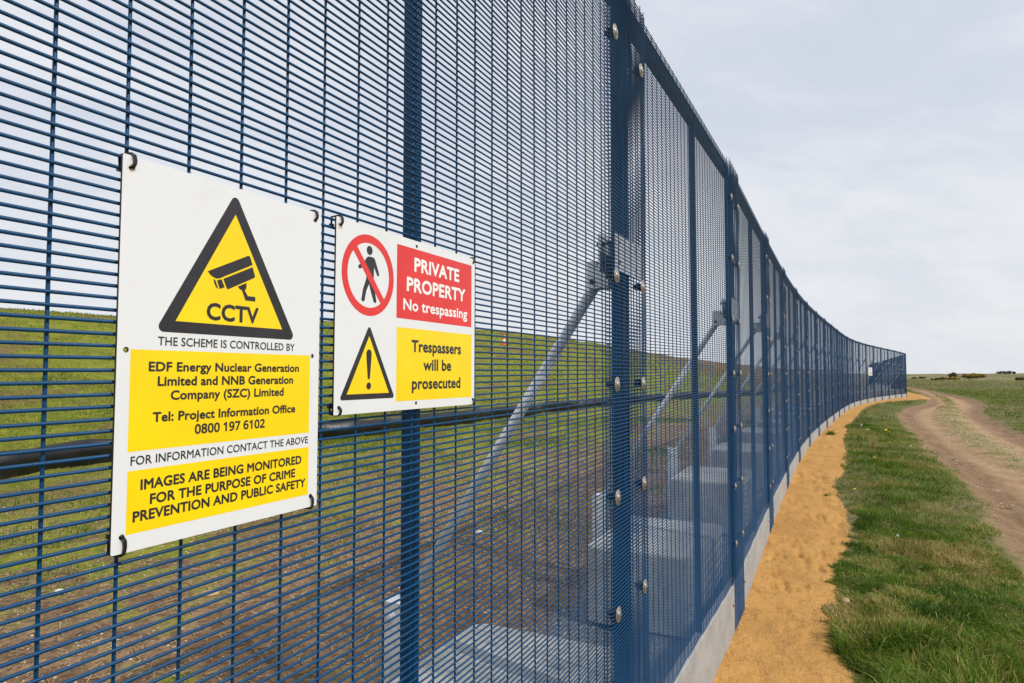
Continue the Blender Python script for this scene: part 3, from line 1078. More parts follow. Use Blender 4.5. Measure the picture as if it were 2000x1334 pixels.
K, Y_, RD, WH = M_SBLACK, M_SYELLOW, M_SRED, M_SWPRINT
tri_o = rounded(mm([(145.2, 6.5), (41.5, 186.3), (250.5, 186.3)]), 0.0062)
tri_i = mm([(145.8, 34.0), (66.5, 173.1), (226.0, 172.9)])
prints1 = [
    ('s', 'triangle_border', [tri_o, tri_i[::-1]], Z1, K),
    ('s', 'triangle_fill', [tri_i], Z1 * 0.9, Y_),
    ('s', 'camera_symbol', [
        mm([(107.2, 110.6), (166.2, 82.6), (168.2, 82.4), (169.8, 83.8), (173.7, 93.2), (131.0, 113.6), (125.5, 116.5), (120.0, 117.9), (115.3, 116.7), (110.7, 114.4)]),
        mm([(129.4, 116.9), (173.8, 96.0), (178.3, 107.7), (176.8, 109.5), (137.1, 128.8), (134.9, 128.2)]),
        mm([(120.4, 119.9), (127.0, 117.7), (131.8, 127.0), (124.6, 129.9)]),
        mm([(115.3, 118.6), (118.3, 120.2), (122.7, 130.2), (119.3, 128.4), (117.0, 124.5)]),
        mm([(151.4, 123.8), (164.6, 117.5), (164.8, 122.5), (163.9, 125.6), (162.2, 127.4), (167.3, 134.0), (179.3, 134.0), (179.3, 139.9), (163.6, 140.0), (157.8, 127.9), (154.3, 126.6)])], Z3, K),
    ('t', 'CCTV', 107.8, 184.2, 167.6, 148.6, 0.034, K),
    ('t', 'THE SCHEME IS CONTROLLED BY', 45.8, 249.0, 201.2, 191.8, 0.010, K),
    ('s', 'yellow_panel', [rect(14.8, 206.8, 279.2, 315.4)], Z1, Y_),
    ('s', 'yellow_panel', [rect(15.4, 335.6, 279.7, 401.8)], Z1, Y_),
    ('t', 'EDF Energy Nuclear Generation', 36.2, 257.5, 229.8, 220.0, 0.034, K),
    ('t', 'Limited and NNB Generation', 47.2, 246.9, 245.9, 235.9, 0.034, K),
    ('t', 'Company (SZC) Limited', 63.3, 230.2, 261.8, 251.9, 0.034, K),
    ('t', 'Tel: Project Information Office', 42.4, 251.8, 285.2, 275.3, 0.034, K),
    ('t', '0800 197 6102', 95.5, 198.6, 302.2, 292.0, 0.034, K),
    ('t', 'FOR INFORMATION CONTACT THE ABOVE', 18.5, 277.5, 329.8, 320.6, 0.010, K),
    ('t', 'IMAGES ARE BEING MONITORED', 30.7, 265.2, 356.8, 346.4, 0.034, K),
    ('t', 'FOR THE PURPOSE OF CRIME', 42.0, 253.9, 373.6, 363.2, 0.034, K),
    ('t', 'PREVENTION AND PUBLIC SAFETY', 23.0, 273.5, 389.6, 379.2, 0.034, K),
]
holes1 = [(9.8, 13.1), (284.5, 11.5), (9.8, 207.6), (283.5, 207.4), (11.2, 402.9), (284.5, 405.0)]
ties1 = [(9.8, 13.1, 0, 1), (284.5, 11.5, 0, 1), (11.2, 402.9, 420, 1), (284.5, 405.0, 420, 1)]
fr1 = sign_frame(A, A0, 0.0525, CAM_Z + 0.232, 0.0115)
sign1 = put_sign('surveillance_sign', 297, 420, holes1, ties1, prints1, fr1,
                 'tall white and yellow camera warning sign, left and larger of the two near signs',
                 [((9.8, 13.1), 6.0, 4.0), ((284.5, 11.5), 4.0, 3.0)])

tri2o = rounded(mm([(80.6, 158.5), (11.5, 277.4), (149.6, 277.4)]), 0.0040)
tri2i = mm([(80.6, 177.0), (28.6, 268.6), (133.6, 268.6)])
C2 = (78.2, 79.4)
ro_, ri_ = 65.2, 52.0
a_s = math.atan2(121.0 - 44.7, 108.6 - 40.5)


def slash_poly():
    t = 5.9
    ux, uy = math.cos(a_s), math.sin(a_s)
    nx, ny = -uy, ux
    r = ri_ + 1.5
    c = C2
    return [(c[0] - ux * r + nx * t, c[1] - uy * r + ny * t), (c[0] - ux * r - nx * t, c[1] - uy * r - ny * t), (c[0] + ux * r - nx * t, c[1] + uy * r - ny * t), (c[0] + ux * r + nx * t, c[1] + uy * r + ny * t)]


man = [(71.8, 51.5), (75.0, 49.2), (86.5, 48.7), (90.5, 49.8), (93.0, 52.2), (96.8, 60.0), (104.0, 74.5), (102.9, 77.4), (99.0, 77.6), (90.4, 64.5), (90.0, 80.8), (89.4, 90.0), (97.6, 119.8), (95.2, 122.6), (90.7, 121.6), (82.4, 103.8), (78.6, 93.2), (71.8, 104.6), (67.6, 121.2), (63.4, 123.2), (59.6, 120.4), (63.3, 103.4), (71.2, 85.4), (72.2, 68.2), (69.8, 61.6), (68.0, 66.2), (54.6, 72.0), (51.0, 69.4), (53.0, 65.6), (62.7, 62.0)]
prints2 = [
    ('s', 'prohibition_ring', [circ(C2[0] * S, -C2[1] * S, ro_ * S, 64), circ(C2[0] * S, -C2[1] * S, ri_ * S, 64)[::-1]], Z2, RD),
    ('s', 'walking_symbol', [mm(man), circ(0.0788, -0.0390, 0.0074, 24)], Z2, K),
    ('s', 'prohibition_slash', [mm(slash_poly())], Z3, RD),
    ('s', 'red_panel', [rect(152.0, 15.0, 406.6, 141.8)], Z1, RD),
    ('s', 'yellow_panel', [rect(153.4, 157.2, 408.2, 283.8)], Z1, Y_),
    ('s', 'triangle_border', [tri2o, tri2i[::-1]], Z1, K),
    ('s', 'triangle_fill', [tri2i], Z1 * 0.9, Y_),
    ('s', 'exclamation_mark', [mm([(80.4, 198.0), (84.5, 199.2), (87.0, 203.0), (86.6, 212.0), (83.2, 244.5), (80.5, 246.4), (77.8, 244.5), (74.2, 212.0), (73.8, 203.0), (76.4, 199.2)]), circ(0.0806, -0.2564, 0.0058, 24)], Z3, K),
    ('t', 'PRIVATE', 204.2, 356.0, 54.4, 31.4, 0.036, WH),
    ('t', 'PROPERTY', 181.9, 379.8, 91.6, 68.6, 0.036, WH),
    ('t', 'No trespassing', 171.8, 388.6, 125.6, 107.0, 0.028, WH),
    ('t', 'Trespassers', 197.6, 364.8, 197.6, 178.0, 0.034, K),
    ('t', 'will be', 235.0, 328.2, 230.6, 211.0, 0.034, K),
    ('t', 'prosecuted', 199.8, 363.2, 263.8, 244.4, 0.034, K),
]
holes2 = [(9.0, 11.5), (210.5, 9.5), (412.5, 8.0), (212.5, 288.6), (11.0, 288.0), (413.5, 288.6)]
ties2 = [(9.0, 11.5, 0, 1), (412.5, 8.0, 0, 1), (11.0, 287.0, 297, 1), (413.5, 288.0, 297, 1)]
fr2 = sign_frame(A, A0, 0.3820, CAM_Z + 0.2365, 0.0115)
put_sign('trespass_sign', 420, 299, holes2, ties2, prints2, fr2,
         'wide white, red and yellow private property sign, right of the two near signs',
         [((9.0, 11.5), 7.0, 5.0), ((412.5, 8.0), 4.0, 2.5)])

# the same pair again, tiny, on a far bay
FI = 16
fo, fa = POSTS[FI], HEAD[FI]
for (w, h, t, dz, lab, cat_prints) in ((594, 420, 0.35, 0.36, 'tiny white sign far along the fence by its bend, left of the distant pair', prints1), (594, 420, 1.02, 0.36, 'tiny white sign far along the fence by its bend, right of the distant pair', prints2)):
    put_sign('distant_sign', w, h, [(10, 12)], [], [('s', 'yellow_panel', [rect(60, 250, 330, 400)], Z1, Y_)] if t < 0.5 else [('s', 'red_panel', [rect(215, 250, 570, 330)], Z1, RD)], sign_frame(fo, fa, t, CAM_Z + dz, 0.03), lab)


# ------------------------------------------------------------------ black plastic barrier beyond the fence
def barrier():
    N_ = 900
    s = np.linspace(-14, 95, N_)
    # offset line from the fence
    cum = np.concatenate([[0], np.cumsum(np.hypot(*np.diff(np.array(POSTS), axis=0).T))])
    P_ = np.array(POSTS)
    c0 = 2 * L
    pts = []
    for q in s:
        u = q + c0
        if u < 0:
            p = P_[0] + u * dirv(A0)
        elif u > cum[-1]:
            p = P_[-1] + (u - cum[-1]) * dirv(0.455)
        else:
            p = np.array([np.interp(u, cum, P_[:, 0]), np.interp(u, cum, P_[:, 1])])
        pts.append(p)
    pts = np.array(pts)
    k = np.ones(41) / 41
    sm = np.stack([np.convolve(np.pad(pts[:, c], 20, 'edge'), k, 'valid') for c in (0, 1)], 1)
    tg = np.gradient(sm, axis=0)
    tg /= np.hypot(*tg.T)[:, None]
    nl = np.stack([-tg[:, 1], tg[:, 0]], 1)
    off = 10.3 - 1.0 * sstep(s, 0, 14) + 0.12 * np.sin(s * 1.7) + (fbm(s, s * 0, 0.5, 3, 8) - 0.5) * 0.5
    line = sm + nl * off[:, None]
    z0 = base_height(line[:, 0], line[:, 1])[0]
    prof = [(0.05, -0.05), (0.02, 0.10), (-0.05, 0.20), (-0.035, 0.30), (0.01, 0.37), (0.05, 0.405), (0.085, 0.385), (0.08, 0.35), (0.05, 0.335), (0.03, 0.30), (0.0, 0.2), (0.06, 0.10), (0.09, -0.05)]
    hs = 1 + (fbm(s, s * 0, 0.9, 3, 15) - 0.5) * 0.3
    V = []
    for (o_, h_) in prof:
        w = o_ + (fbm(s, s * 0 + h_ * 3, 1.6, 3, 18) - 0.5) * 0.12 * (h_ > 0)
        V.append(np.stack([line[:, 0] + nl[:, 0] * w, line[:, 1] + nl[:, 1] * w, z0 + h_ * hs + (fbm(s, s * 0, 2.5, 2, 19) - 0.5) * 0.04], 1))
    V = np.concatenate(V)
    m = len(prof)
    i = np.arange(m - 1)[:, None] * N_
    j = np.arange(N_ - 1)[None, :]
    q = np.stack([i + j, i + j + 1, i + N_ + j + 1, i + N_ + j], -1).reshape(-1, 4)
    me = np_mesh('plastic_barrier', V, q, None, M_SHEET, True)
    o = mesh_obj('plastic_barrier', me, None)
    tag(o, 'low black plastic sheet barrier along the foot of the grassy bank', 'barrier')


barrier()

# ------------------------------------------------------------------ traffic cone on the bank
CONE_X, CONE_Y = -0.62, 48.0


def cone():
    z = float(base_height(np.array([CONE_X]), np.array([CONE_Y]))[0][0]) - 0.01
    m = Matrix.Translation((CONE_X, CONE_Y, z)) @ Matrix.Rotation(R(7), 4, 'Y')
    root = empty('traffic_cone', m)
    tag(root, 'small orange and white traffic cone standing up on the grassy bank', 'traffic cone')
    s = 1.0
    kid('base', MB().box(-.19 * s, .19 * s, -.19 * s, .19 * s, 0, .035 * s).bevel_mesh('base', M_CONE, 0.02, 2), m, root)
    kid('cone_body', MB().lathe([(.145 * s, .036 * s), (.125 * s, .20 * s), (.095 * s, .42 * s), (.045 * s, .74 * s), (.03 * s, .75 * s)], 20, 'Z').mesh('cone_body', M_CONE, True), m, root)
    kid('white_band', MB().lathe([(.125 * s, .225 * s), (.128 * s, .228 * s), (.103 * s, .41 * s), (.098 * s, .415 * s)], 20, 'Z').mesh('white_band', M_CONEW, True), m, root)


cone()


# ------------------------------------------------------------------ grass
def blades(name, x, y, z, h, w, tone, mat, lean=0.45, simple=False, comb=0.0):
    n = len(x)
    th = rng.uniform(0, 2 * math.pi, n)
    ph = rng.uniform(0, 2 * math.pi, n)
    if comb:
        ph = fbm(x, y, comb, 3, 201) * 4 * math.pi + rng.normal(0, 0.85, n)
        ln = np.clip(rng.normal(lean, 0.36, n), 0.12, 1.35) * h
    else:
        ln = np.abs(rng.normal(0, lean, n)) * h
    wx, wy = np.cos(th) * w / 2, np.sin(th) * w / 2
    lx, ly = np.cos(ph) * ln, np.sin(ph) * ln
    hz = np.sqrt(np.maximum(h * h - ln * ln * 0.6, (0.25 * h) ** 2))
    if simple:
        V = np.stack([np.stack([x - wx, y - wy, z - 0.01], 1), np.stack([x + wx, y + wy, z - 0.01], 1), np.stack([x + lx, y + ly, z + hz], 1)], 1).reshape(-1, 3)
        tr = np.arange(n * 3).reshape(-1, 3)
        return np_mesh(name, V, None, tr, mat, False, {'tone': np.repeat(tone, 3)})
    lr = np.minimum(ln / h, 1.2)
    rows = []
    for t, ww in ((0.0, 0.75), (0.40, 1.0), (0.74, 0.72)):
        ox, oy = lx * t * t, ly * t * t
        zz = z - 0.01 * (t == 0) + hz * (t - 0.40 * lr * t * t)
        rows += [np.stack([x + ox - wx * ww, y + oy - wy * ww, zz], 1), np.stack([x + ox + wx * ww, y + oy + wy * ww, zz], 1)]
    rows.append(np.stack([x + lx, y + ly, z + hz * (1 - 0.52 * lr)], 1))
    V = np.stack(rows, 1).reshape(-1, 3)
    b = np.arange(n)[:, None] * 7
    qs = np.concatenate([b + np.array([[0, 1, 3, 2]]), b + np.array([[2, 3, 5, 4]])])
    return np_mesh(name, V, qs, b + np.array([[4, 5, 6]]), mat, False, {'tone': np.repeat(tone, 7)})


def sample_polar(n, r0, r1, a0, a1, power=1.0):
    """points in a sector; power 0 gives equal numbers per ring distance"""
    u = rng.uniform(0, 1, n)
    r = r0 * (r1 / r0) ** u if power == 0 else np.sqrt(r0 * r0 + u * (r1 * r1 - r0 * r0))
    a = np.radians(rng.uniform(a0, a1, n))
    return r * np.sin(a), r * np.cos(a)


def verge(n, r0, r1, f0, f1, wid, name, simple, hscale=1.0, a0=18, a1=44):
    x, y = sample_polar(n, r0, r1, a0, a1)
    r_ = np.hypot(x, y)
    k0 = rng.uniform(0, 1, n) < sstep(r_, r0 - 1e-6, f0) * sstep(r_, r1, f1) if f0 > r0 else rng.uniform(0, 1, n) < sstep(r_, r1, f1)
    x, y = x[k0], y[k0]
    n = len(x)
    d, al = fence_dist(x, y)
    sp = poly_dist(x, y, SAND)
    tp = poly_dist(x, y, TRACK)
    jag = (fbm(x, y, 2.2, 3, 91) - 0.5) * 0.30 + (fbm(x, y, 9, 2, 92) - 0.5) * 0.20
    keep = (d < -0.4) & (sp < -0.0 + jag) & (tp < 0.02 + jag * 1.6)
    bare = sstep(fbm(x, y, 1.9, 4, 93), 0.30, 0.50)
    edge = sstep(-tp, 0.0, 0.9)
    keep &= rng.uniform(0, 1, n) < (0.42 + 0.58 * bare) * (0.40 + 0.60 * edge)
    x, y, sp, tp = x[keep], y[keep], sp[keep], tp[keep]
    z = gz_at(x, y)
    rr = np.hypot(x, y)
    tall = fbm(x, y, 2.3, 3, 94)
    near = sstep(rr, 5.4, 4.2)
    tuss = sstep(tall, 0.50, 0.74)
    lush = np.clip(near * (0.45 + 0.75 * sstep(tall, 0.32, 0.62)) + tuss * 0.40, 0, 1.2)
    lush *= 0.30 + 0.70 * sstep(-tp, 0, 0.9)
    lush *= 0.45 + 0.55 * sstep(-sp, 0, 0.35)
    h = (0.038 + 0.150 * lush) * rng.uniform(0.45, 1.45, len(x)) * hscale
    dry = fbm(x, y, 2.6, 4, 95)
    tone = 0.30 + 0.85 * (fbm(x, y, 2.6, 4, 96) - 0.5) + rng.normal(0, 0.15, len(x)) + 0.42 * sstep(dry, 0.50, 0.68) * (1 - 0.7 * near) + 0.05 * lush + 0.14 * sstep(-tp, 0.8, 0.0)
    pdry = 0.06 + 0.34 * sstep(dry, 0.50, 0.66) * (1 - 0.6 * near)
    tone = np.where(rng.uniform(0, 1, len(x)) < pdry, rng.uniform(0.72, 1.0, len(x)), tone)
    w = wid * rng.uniform(0.6, 1.5, len(x)) * (1 + 0.5 * lush)
    return blades(name, x, y, z, h, w, np.clip(tone, 0, 1), M_GRASS, 0.80, simple, 2.4)


def add_stuff(name, me):
    o = mesh_obj(name, me, None)
    tag(o, kind='stuff')
    return o


add_stuff('verge_grass', verge(420000, 3.2, 9.5, 3.2, 7.0, 0.0046, 'verge_grass', False))
add_stuff('verge_grass', verge(420000, 7.0, 26.0, 9.5, 20.0, 0.0090, 'verge_grass', True, 1.1))
add_stuff('verge_grass', verge(110000, 20.0, 90.0, 26.0, 80.0, 0.030, 'verge_grass', True, 1.3, 24, 42))


def heath():
    # tussocks across the open heath right of the track
    n = 60000
    x, y = sample_polar(n, 16, 260, 26, 46, 0)
    tp = poly_dist(x, y, TRACK)
    d, al = fence_dist(x, y)
    keep = (tp < -0.1) & (d < -4) & (rng.uniform(0, 1, n) < 0.25 + 0.75 * sstep(fbm(x, y, 0.25, 4, 101), 0.4, 0.6))
    x, y = x[keep], y[keep]
    z = gz_at(x, y)
    r = np.hypot(x, y)
    h = (0.030 + 0.0006 * r) * rng.uniform(0.5, 1.3, len(x))
    w = 0.006 + r * 0.0011
    tone = 0.45 + 0.7 * (fbm(x, y, 0.12, 3, 102) - 0.5) + rng.normal(0, 0.12, len(x))
    add_stuff('heath_grass', blades('heath_grass', x, y, z, h, w, np.clip(tone, 0, 1), M_HEATH, 0.7, True))
    # thin tufts on the middle of the track
    n = 60000
    x, y = sample_polar(n, 9, 60, 26, 44)
    md = np.maximum(poly_dist(x, y, MID), poly_dist(x, y, WEDGE))
    keep = (md > -0.1) & (fbm(x, y, 1.4, 4, 103) > 0.50)
    x, y = x[keep], y[keep]
    z = gz_at(x, y)
    r = np.hypot(x, y)
    h = (0.018 + 0.0006 * r) * rng.uniform(0.5, 1.4, len(x))
    tone = np.where(rng.uniform(0, 1, len(x)) < 0.45, rng.uniform(0.8, 1.0, len(x)), rng.uniform(0.3, 0.75, len(x)))
    add_stuff('track_grass', blades('track_grass', x, y, z, h, 0.004 + r * 0.0009, tone, M_GRASS, 0.7, True))


heath()


def field():
    n = 150000
    x, y = sample_polar(n, 3.0, 22, -44, 22)
    d, al = fence_dist(x, y)
    g = (fbm(x, y, 0.8, 4, 111) - 0.5) * 2.0 + (d - 4.0) * 0.11
    keep = (d > 1.25) & (g + rng.normal(0, 0.08, n) > 0.02)
    x, y, d, g = x[keep], y[keep], d[keep], g[keep]
    z = gz_at(x, y)
    r = np.hypot(x, y)
    h = (0.020 + 0.05 * sstep(fbm(x, y, 1.1, 3, 112), 0.45, 0.7)) * rng.uniform(0.5, 1.5, len(x))
    tone = 0.35 + 0.6 * (fbm(x, y, 0.7, 3, 113) - 0.5) + rng.normal(0, 0.14, len(x))
    tone = np.where(rng.uniform(0, 1, len(x)) < 0.16, rng.uniform(0.8, 1, len(x)), tone)
    # long dry grass along the foot of the plastic barrier
    add_stuff('field_grass', blades('field_grass', x, y, z, h, 0.004 + r * 0.0007, np.clip(tone, 0, 1), M_GRASS, 0.7, True))
    n = 30000
    x, y = sample_polar(n, 6, 50, -44, 20)
    d, al = fence_dist(x, y)
    keep = (d > 8.2) & (d < 9.9) & (rng.uniform(0, 1, n) < sstep(fbm(x, y, 0.9, 3, 115), 0.35, 0.55))
    x, y = x[keep], y[keep]
    z = gz_at(x, y)
    h = rng.uniform(0.05, 0.20, len(x))
    tone = np.clip(rng.normal(0.75, 0.2, len(x)), 0, 1)
    add_stuff('dry_grass', blades('dry_grass', x, y, z, h, 0.012 + 0 * x, tone, M_GRASS, 0.5, True))
    n = 240000
    x, y = sample_polar(n, 10, 110, -46, 26, 0)
    d, al = fence_dist(x, y)
    keep = (d > 10.6) & (d < 36) & (rng.uniform(0, 1, n) < 0.25 + 0.75 * sstep(fbm(x, y, 0.8, 4, 117), 0.38, 0.56))
    x, y, d = x[keep], y[keep], d[keep]
    z = gz_at(x, y)
    r = np.hypot(x, y)
    h = (0.035 + 0.0010 * r) * rng.uniform(0.4, 1.4, len(x))
    tone = 0.38 + 0.8 * (fbm(x, y, 0.35, 4, 118) - 0.5) + rng.normal(0, 0.13, len(x))
    add_stuff('bank_grass', blades('bank_grass', x, y, z, h, 0.004 + r * 0.0011, np.clip(tone, 0, 1), M_BANKGRASS, 0.75, True))


field()


# loose straw and grit
def straw_and_grit():
    n = 15000
    x, y = sample_polar(n, 3.0, 13, -44, 14)
    d, al = fence_dist(x, y)
    k = (d > 0.9) & (fbm(x, y, 0.9, 3, 131) > 0.40)
    x, y = x[k], y[k]
    z = gz_at(x, y) + 0.006
    n = len(x)
    a = rng.uniform(0, math.pi, n)
    ln = rng.uniform(0.015, 0.10, n)
    w = rng.uniform(0.0012, 0.0035, n)
    dx, dy = np.cos(a) * ln / 2, np.sin(a) * ln / 2
    px, py = -np.sin(a) * w, np.cos(a) * w
    lift = rng.uniform(0, 0.018, n)
    V = np.stack([np.stack([x - dx - px, y - dy - py, z], 1), np.stack([x - dx + px, y - dy + py, z + 0.002], 1), np.stack([x + dx + px, y + dy + py, z + lift], 1), np.stack([x + dx - px, y + dy - py, z + lift], 1)], 1).reshape(-1, 3)
    me = np_mesh('straw', V, np.arange(n * 4).reshape(-1, 4), None, M_STRAW, False, {'tone': np.repeat(rng.uniform(0, 1, n), 4)})
    add_stuff('loose_straw', me)

    def grit(name, x, y, size, mat):
        n = len(x)
        z = gz_at(x, y)
        s = size * rng.uniform(0.5, 1.5, n)
        dirs = np.array([(1, 0, 0), (0.3, 0.95, 0), (-0.8, 0.6, 0.1), (-0.8, -0.6, -0.1), (0.3, -0.95, 0), (0, 0, 0.7)])
        rot = rng.uniform(0, 6.28, n)
        c, q = np.cos(rot), np.sin(rot)
        V = []
        for dd in dirs:
            st = rng.uniform(0.7, 1.2, n)
            V.append(np.stack([x + s * st * (dd[0] * c - dd[1] * q), y + s * st * (dd[0] * q + dd[1] * c), z + s * (dd[2] + 0.05)], 1))
        V = np.stack(V, 1).reshape(-1, 3)
        b = np.arange(n)[:, None, None] * 6
        t = np.array([[0, 1, 5], [1, 2, 5], [2, 3, 5], [3, 4, 5], [4, 0, 5]])[None]
        add_stuff(name, np_mesh(name, V, None, (b + t).reshape(-1, 3), mat, False))
    x, y = sample_polar(9000, 3.2, 14, 10, 34)
    sp = poly_dist(x, y, SAND)
    k = (sp > 0.03) & (fence_dist(x, y)[0] < -0.03) & (rng.uniform(0, 1, len(x)) < 0.35 + 0.6 * sstep(sp, 0.25, 0.0))
    grit('sand_pebbles', x[k], y[k], 0.0048, M_STONE)
    x, y = sample_polar(16000, 3.0, 12, 10, 34)
    sp = poly_dist(x, y, SAND)
    fd = fence_dist(x, y)[0]
    k = (sp > 0.0) & (fd < -0.02) & (rng.uniform(0, 1, len(x)) < 0.06 + 0.9 * sstep(fd, -0.14, -0.03) + 0.5 * sstep(fbm(x, y, 2.0, 3, 139), 0.58, 0.68))
    grit('sand_clods', x[k], y[k], 0.0075, simple_mat('sand_clod', (0.38, 0.20, 0.062), (0.62, 0.37, 0.14), 9, 0.95, kind='Object'))
    x, y = sample_polar(9000, 3.0, 14, -44, 16)
    d = fence_dist(x, y)[0]
    k = (d > 1.2) & (fbm(x, y, 1.2, 3, 133) > 0.42)
    grit('soil_pebbles', x[k], y[k], 0.0075, simple_mat('flint', (0.30, 0.25, 0.19), (0.58, 0.52, 0.44), 9, 0.7, kind='Object'))
    x, y = sample_polar(42000, 3.0, 13, -44, 16)
    d = fence_dist(x, y)[0]
    k = (d > 1.1) & (d < 8) & (fbm(x, y, 1.3, 3, 143) > 0.42)
    grit('soil_clods', x[k], y[k], 0.010, simple_mat('soil_clod', (0.13, 0.080, 0.045), (0.33, 0.22, 0.13), 9, 0.95, kind='Object'))
    x, y = sample_polar(60000, 2.6, 16, -20, 30)
    d = fence_dist(x, y)[0]
    k = (d > 0.05) & (d < 1.16)
    grit('gravel', x[k][:26000], y[k][:26000], 0.011, simple_mat('gravel_stone', (0.07, 0.07, 0.075), (0.34, 0.33, 0.32), 14, 0.8, kind='Object'))
    x, y = sample_polar(36000, 6, 34, 26, 44)
    md = poly_dist(x, y, MID)
    k = (poly_dist(x, y, TRACK) > 0.05) & (((md > -0.3) & (fbm(x, y, 1.0, 3, 135) > 0.42)) | (fbm(x, y, 1.7, 3, 136) > 0.60))
    grit('track_pebbles', x[k], y[k], 0.012, simple_mat('track_stone', (0.26, 0.19, 0.115), (0.46, 0.36, 0.24), 9, 0.8, kind='Object'))


straw_and_grit()


# ------------------------------------------------------------------ small plants, flowers, stones
def weed(x, y, n, hgt, label):
    xs_ = x + rng.normal(0, hgt * 0.35, n)
    ys_ = y + rng.normal(0, hgt * 0.35, n)
    z = gz_at(xs_, ys_)
    me = blades('weed_tuft', xs_ - x, ys_ - y, z - z.mean(), hgt * rng.uniform(0.5, 1.2, n), np.full(n, hgt * 0.10), np.clip(rng.normal(0.38, 0.14, n), 0, 1), M_GRASS, 0.8)
    o = mesh_obj('weed_tuft', me, None, Matrix.Translation((x, y, float(z.mean()))))
    tag(o, label, 'weed', 'weed tufts growing in the sand')


weed(7.71, 16.01, 130, 0.13, 'green weed tuft alone in the middle of the sand, farther one')
weed(4.02, 8.50, 45, 0.045, 'tiny green weed sprout in the sand, the nearer of two')


def coarse(n, r0, r1):
    x, y = sample_polar(n, r0, r1, 20, 42)
    sp = poly_dist(x, y, SAND)
    tp = poly_dist(x, y, TRACK)
    k = (sp < -0.12) & (tp < -0.3) & (fbm(x, y, 2.6, 3, 211) > 0.47)
    x, y = x[k], y[k]
    z = gz_at(x, y)
    h = rng.uniform(0.12, 0.27, len(x)) * sstep(np.hypot(x, y), 6.5, 4.0)
    k = h > 0.05
    x, y, z, h = x[k], y[k], z[k], h[k]
    tone = np.clip(rng.normal(0.45, 0.16, len(x)), 0, 1)
    add_stuff('coarse_grass', blades('coarse_grass', x, y, z, h, rng.uniform(0.005, 0.009, len(x)), tone, M_GRASS, 0.95, False, 2.2))


coarse(26000, 3.2, 7.0)


def tall_dry(x, y, label):
    n = 90
    th = rng.uniform(0, 6.28, n)
    rr = np.abs(rng.normal(0, 0.10, n))
    xs_, ys_ = x + rr * np.cos(th), y + rr * np.sin(th)
    z = gz_at(xs_, ys_)
    me = blades('dry_grass_tuft', xs_ - x, ys_ - y, z - z.mean(), rng.uniform(0.15, 0.36, n), np.full(n, 0.007), rng.uniform(0.78, 1.0, n), M_GRASS, 0.42)
    o = mesh_obj('dry_grass_tuft', me, None, Matrix.Translation((x, y, float(z.mean()))))
    tag(o, label, 'grass tuft')


tall_dry(7.25, 13.3, 'tall pale dry grass tuft standing above the green verge by yellow flowers')

fl_stem = MB().tube([(0, 0, -0.02), (0.004, 0.002, 0.06), (0.0, 0.006, 0.11)], 0.0022, 5).mesh('stem', M_STEM)
pet = MB()
for ring, (r0_, zz_) in enumerate(((0.019, 0.112), (0.012, 0.118))):
    for k in range(12):
        t = 2 * math.pi * (k + ring * 0.5) / 12
        c, s_ = math.cos(t), math.sin(t)
        pet.add([(0, 0.006, zz_), (r0_ * math.cos(t - .22), 0.006 + r0_ * math.sin(t - .22), zz_ + 0.003), (r0_ * 1.1 * c, 0.006 + r0_ * 1.1 * s_, zz_ + 0.002), (r0_ * math.cos(t + .22), 0.006 + r0_ * math.sin(t + .22), zz_ + 0.003)], [(0, 1, 2, 3)])
fl_head = pet.mesh('flower_head', M_YELLOWFL)
seed = MB()
for k in range(70):
    a_, b_ = random.uniform(0, 6.28), math.acos(random.uniform(-1, 1))
    p = Vector((math.cos(a_) * math.sin(b_), math.sin(a_) * math.sin(b_), math.cos(b_))) * 0.016
    seed.tube([(0, 0.006, 0.115), tuple(p + Vector((0, 0.006, 0.115)))], [0.0005, 0.0022], 3, caps=False)
sd_head = seed.mesh('seed_head', M_WHITEFL)
FLOWERS = [(8.92, 15.8, 1.1), (8.71, 15.35, 1.2), (8.80, 15.55, 1.3), (8.24, 14.71, 1.0), (7.68, 13.5, 0.9), (5.76, 11.0, 0.8), (6.02, 11.05, 0.9), (6.61, 10.4, 0.7), (8.50, 14.3, 0.9), (3.84, 6.08, 0.75), (7.9, 13.1, 0.8), (4.42, 8.56, 0.6), (8.62, 15.9, 1.0)]
FL_LAB = {4: 'yellow flower just below the tall dry grass tuft in the verge', 5: 'left one of two yellow flowers side by side in the mid verge', 6: 'right one of two yellow flowers side by side in the mid verge', 7: 'yellow flower near the track edge, right of the side by side pair', 9: 'nearest yellow dandelion flower, alone low in the near verge grass', 11: 'small yellow flower right at the sandy edge of the verge'}
for i, (x, y, s) in enumerate(FLOWERS):
    z = float(gz_at([x], [y])[0])
    m = Matrix.Translation((x, y, z)) @ Matrix.Rotation(rng.uniform(0, 6), 4, 'Z') @ Matrix.Rotation(R(14), 4, 'X') @ Matrix.Scale(s * 1.15, 4)
    root = empty('dandelion', m)
    tag(root, FL_LAB.get(i, 'small yellow flower on a thin stem scattered in the green verge'), 'flower', 'yellow flowers scattered in the verge')
    kid('stem', fl_stem, m, root)
    kid('flower_head', fl_head, m, root)
for x, y, s in ((8.78, 16.6, 1.6), (8.55, 15.9, 1.3), (3.62, 6.25, 0.8)):
    z = float(gz_at([x], [y])[0])
    m = Matrix.Translation((x, y, z)) @ Matrix.Scale(s, 4)
    root = empty('seed_head_flower', m)
    tag(root, {8.78: 'larger fluffy white seed head at the far end of the verge flowers', 8.55: 'smaller fluffy white seed head in front of the larger far one', 3.62: 'nearest white seed head, low in the verge beside the nearest yellow flower'}[x], 'flower', 'white seed heads in the verge')
    kid('stem', fl_stem, m, root)
    kid('seed_head', sd_head, m, root)


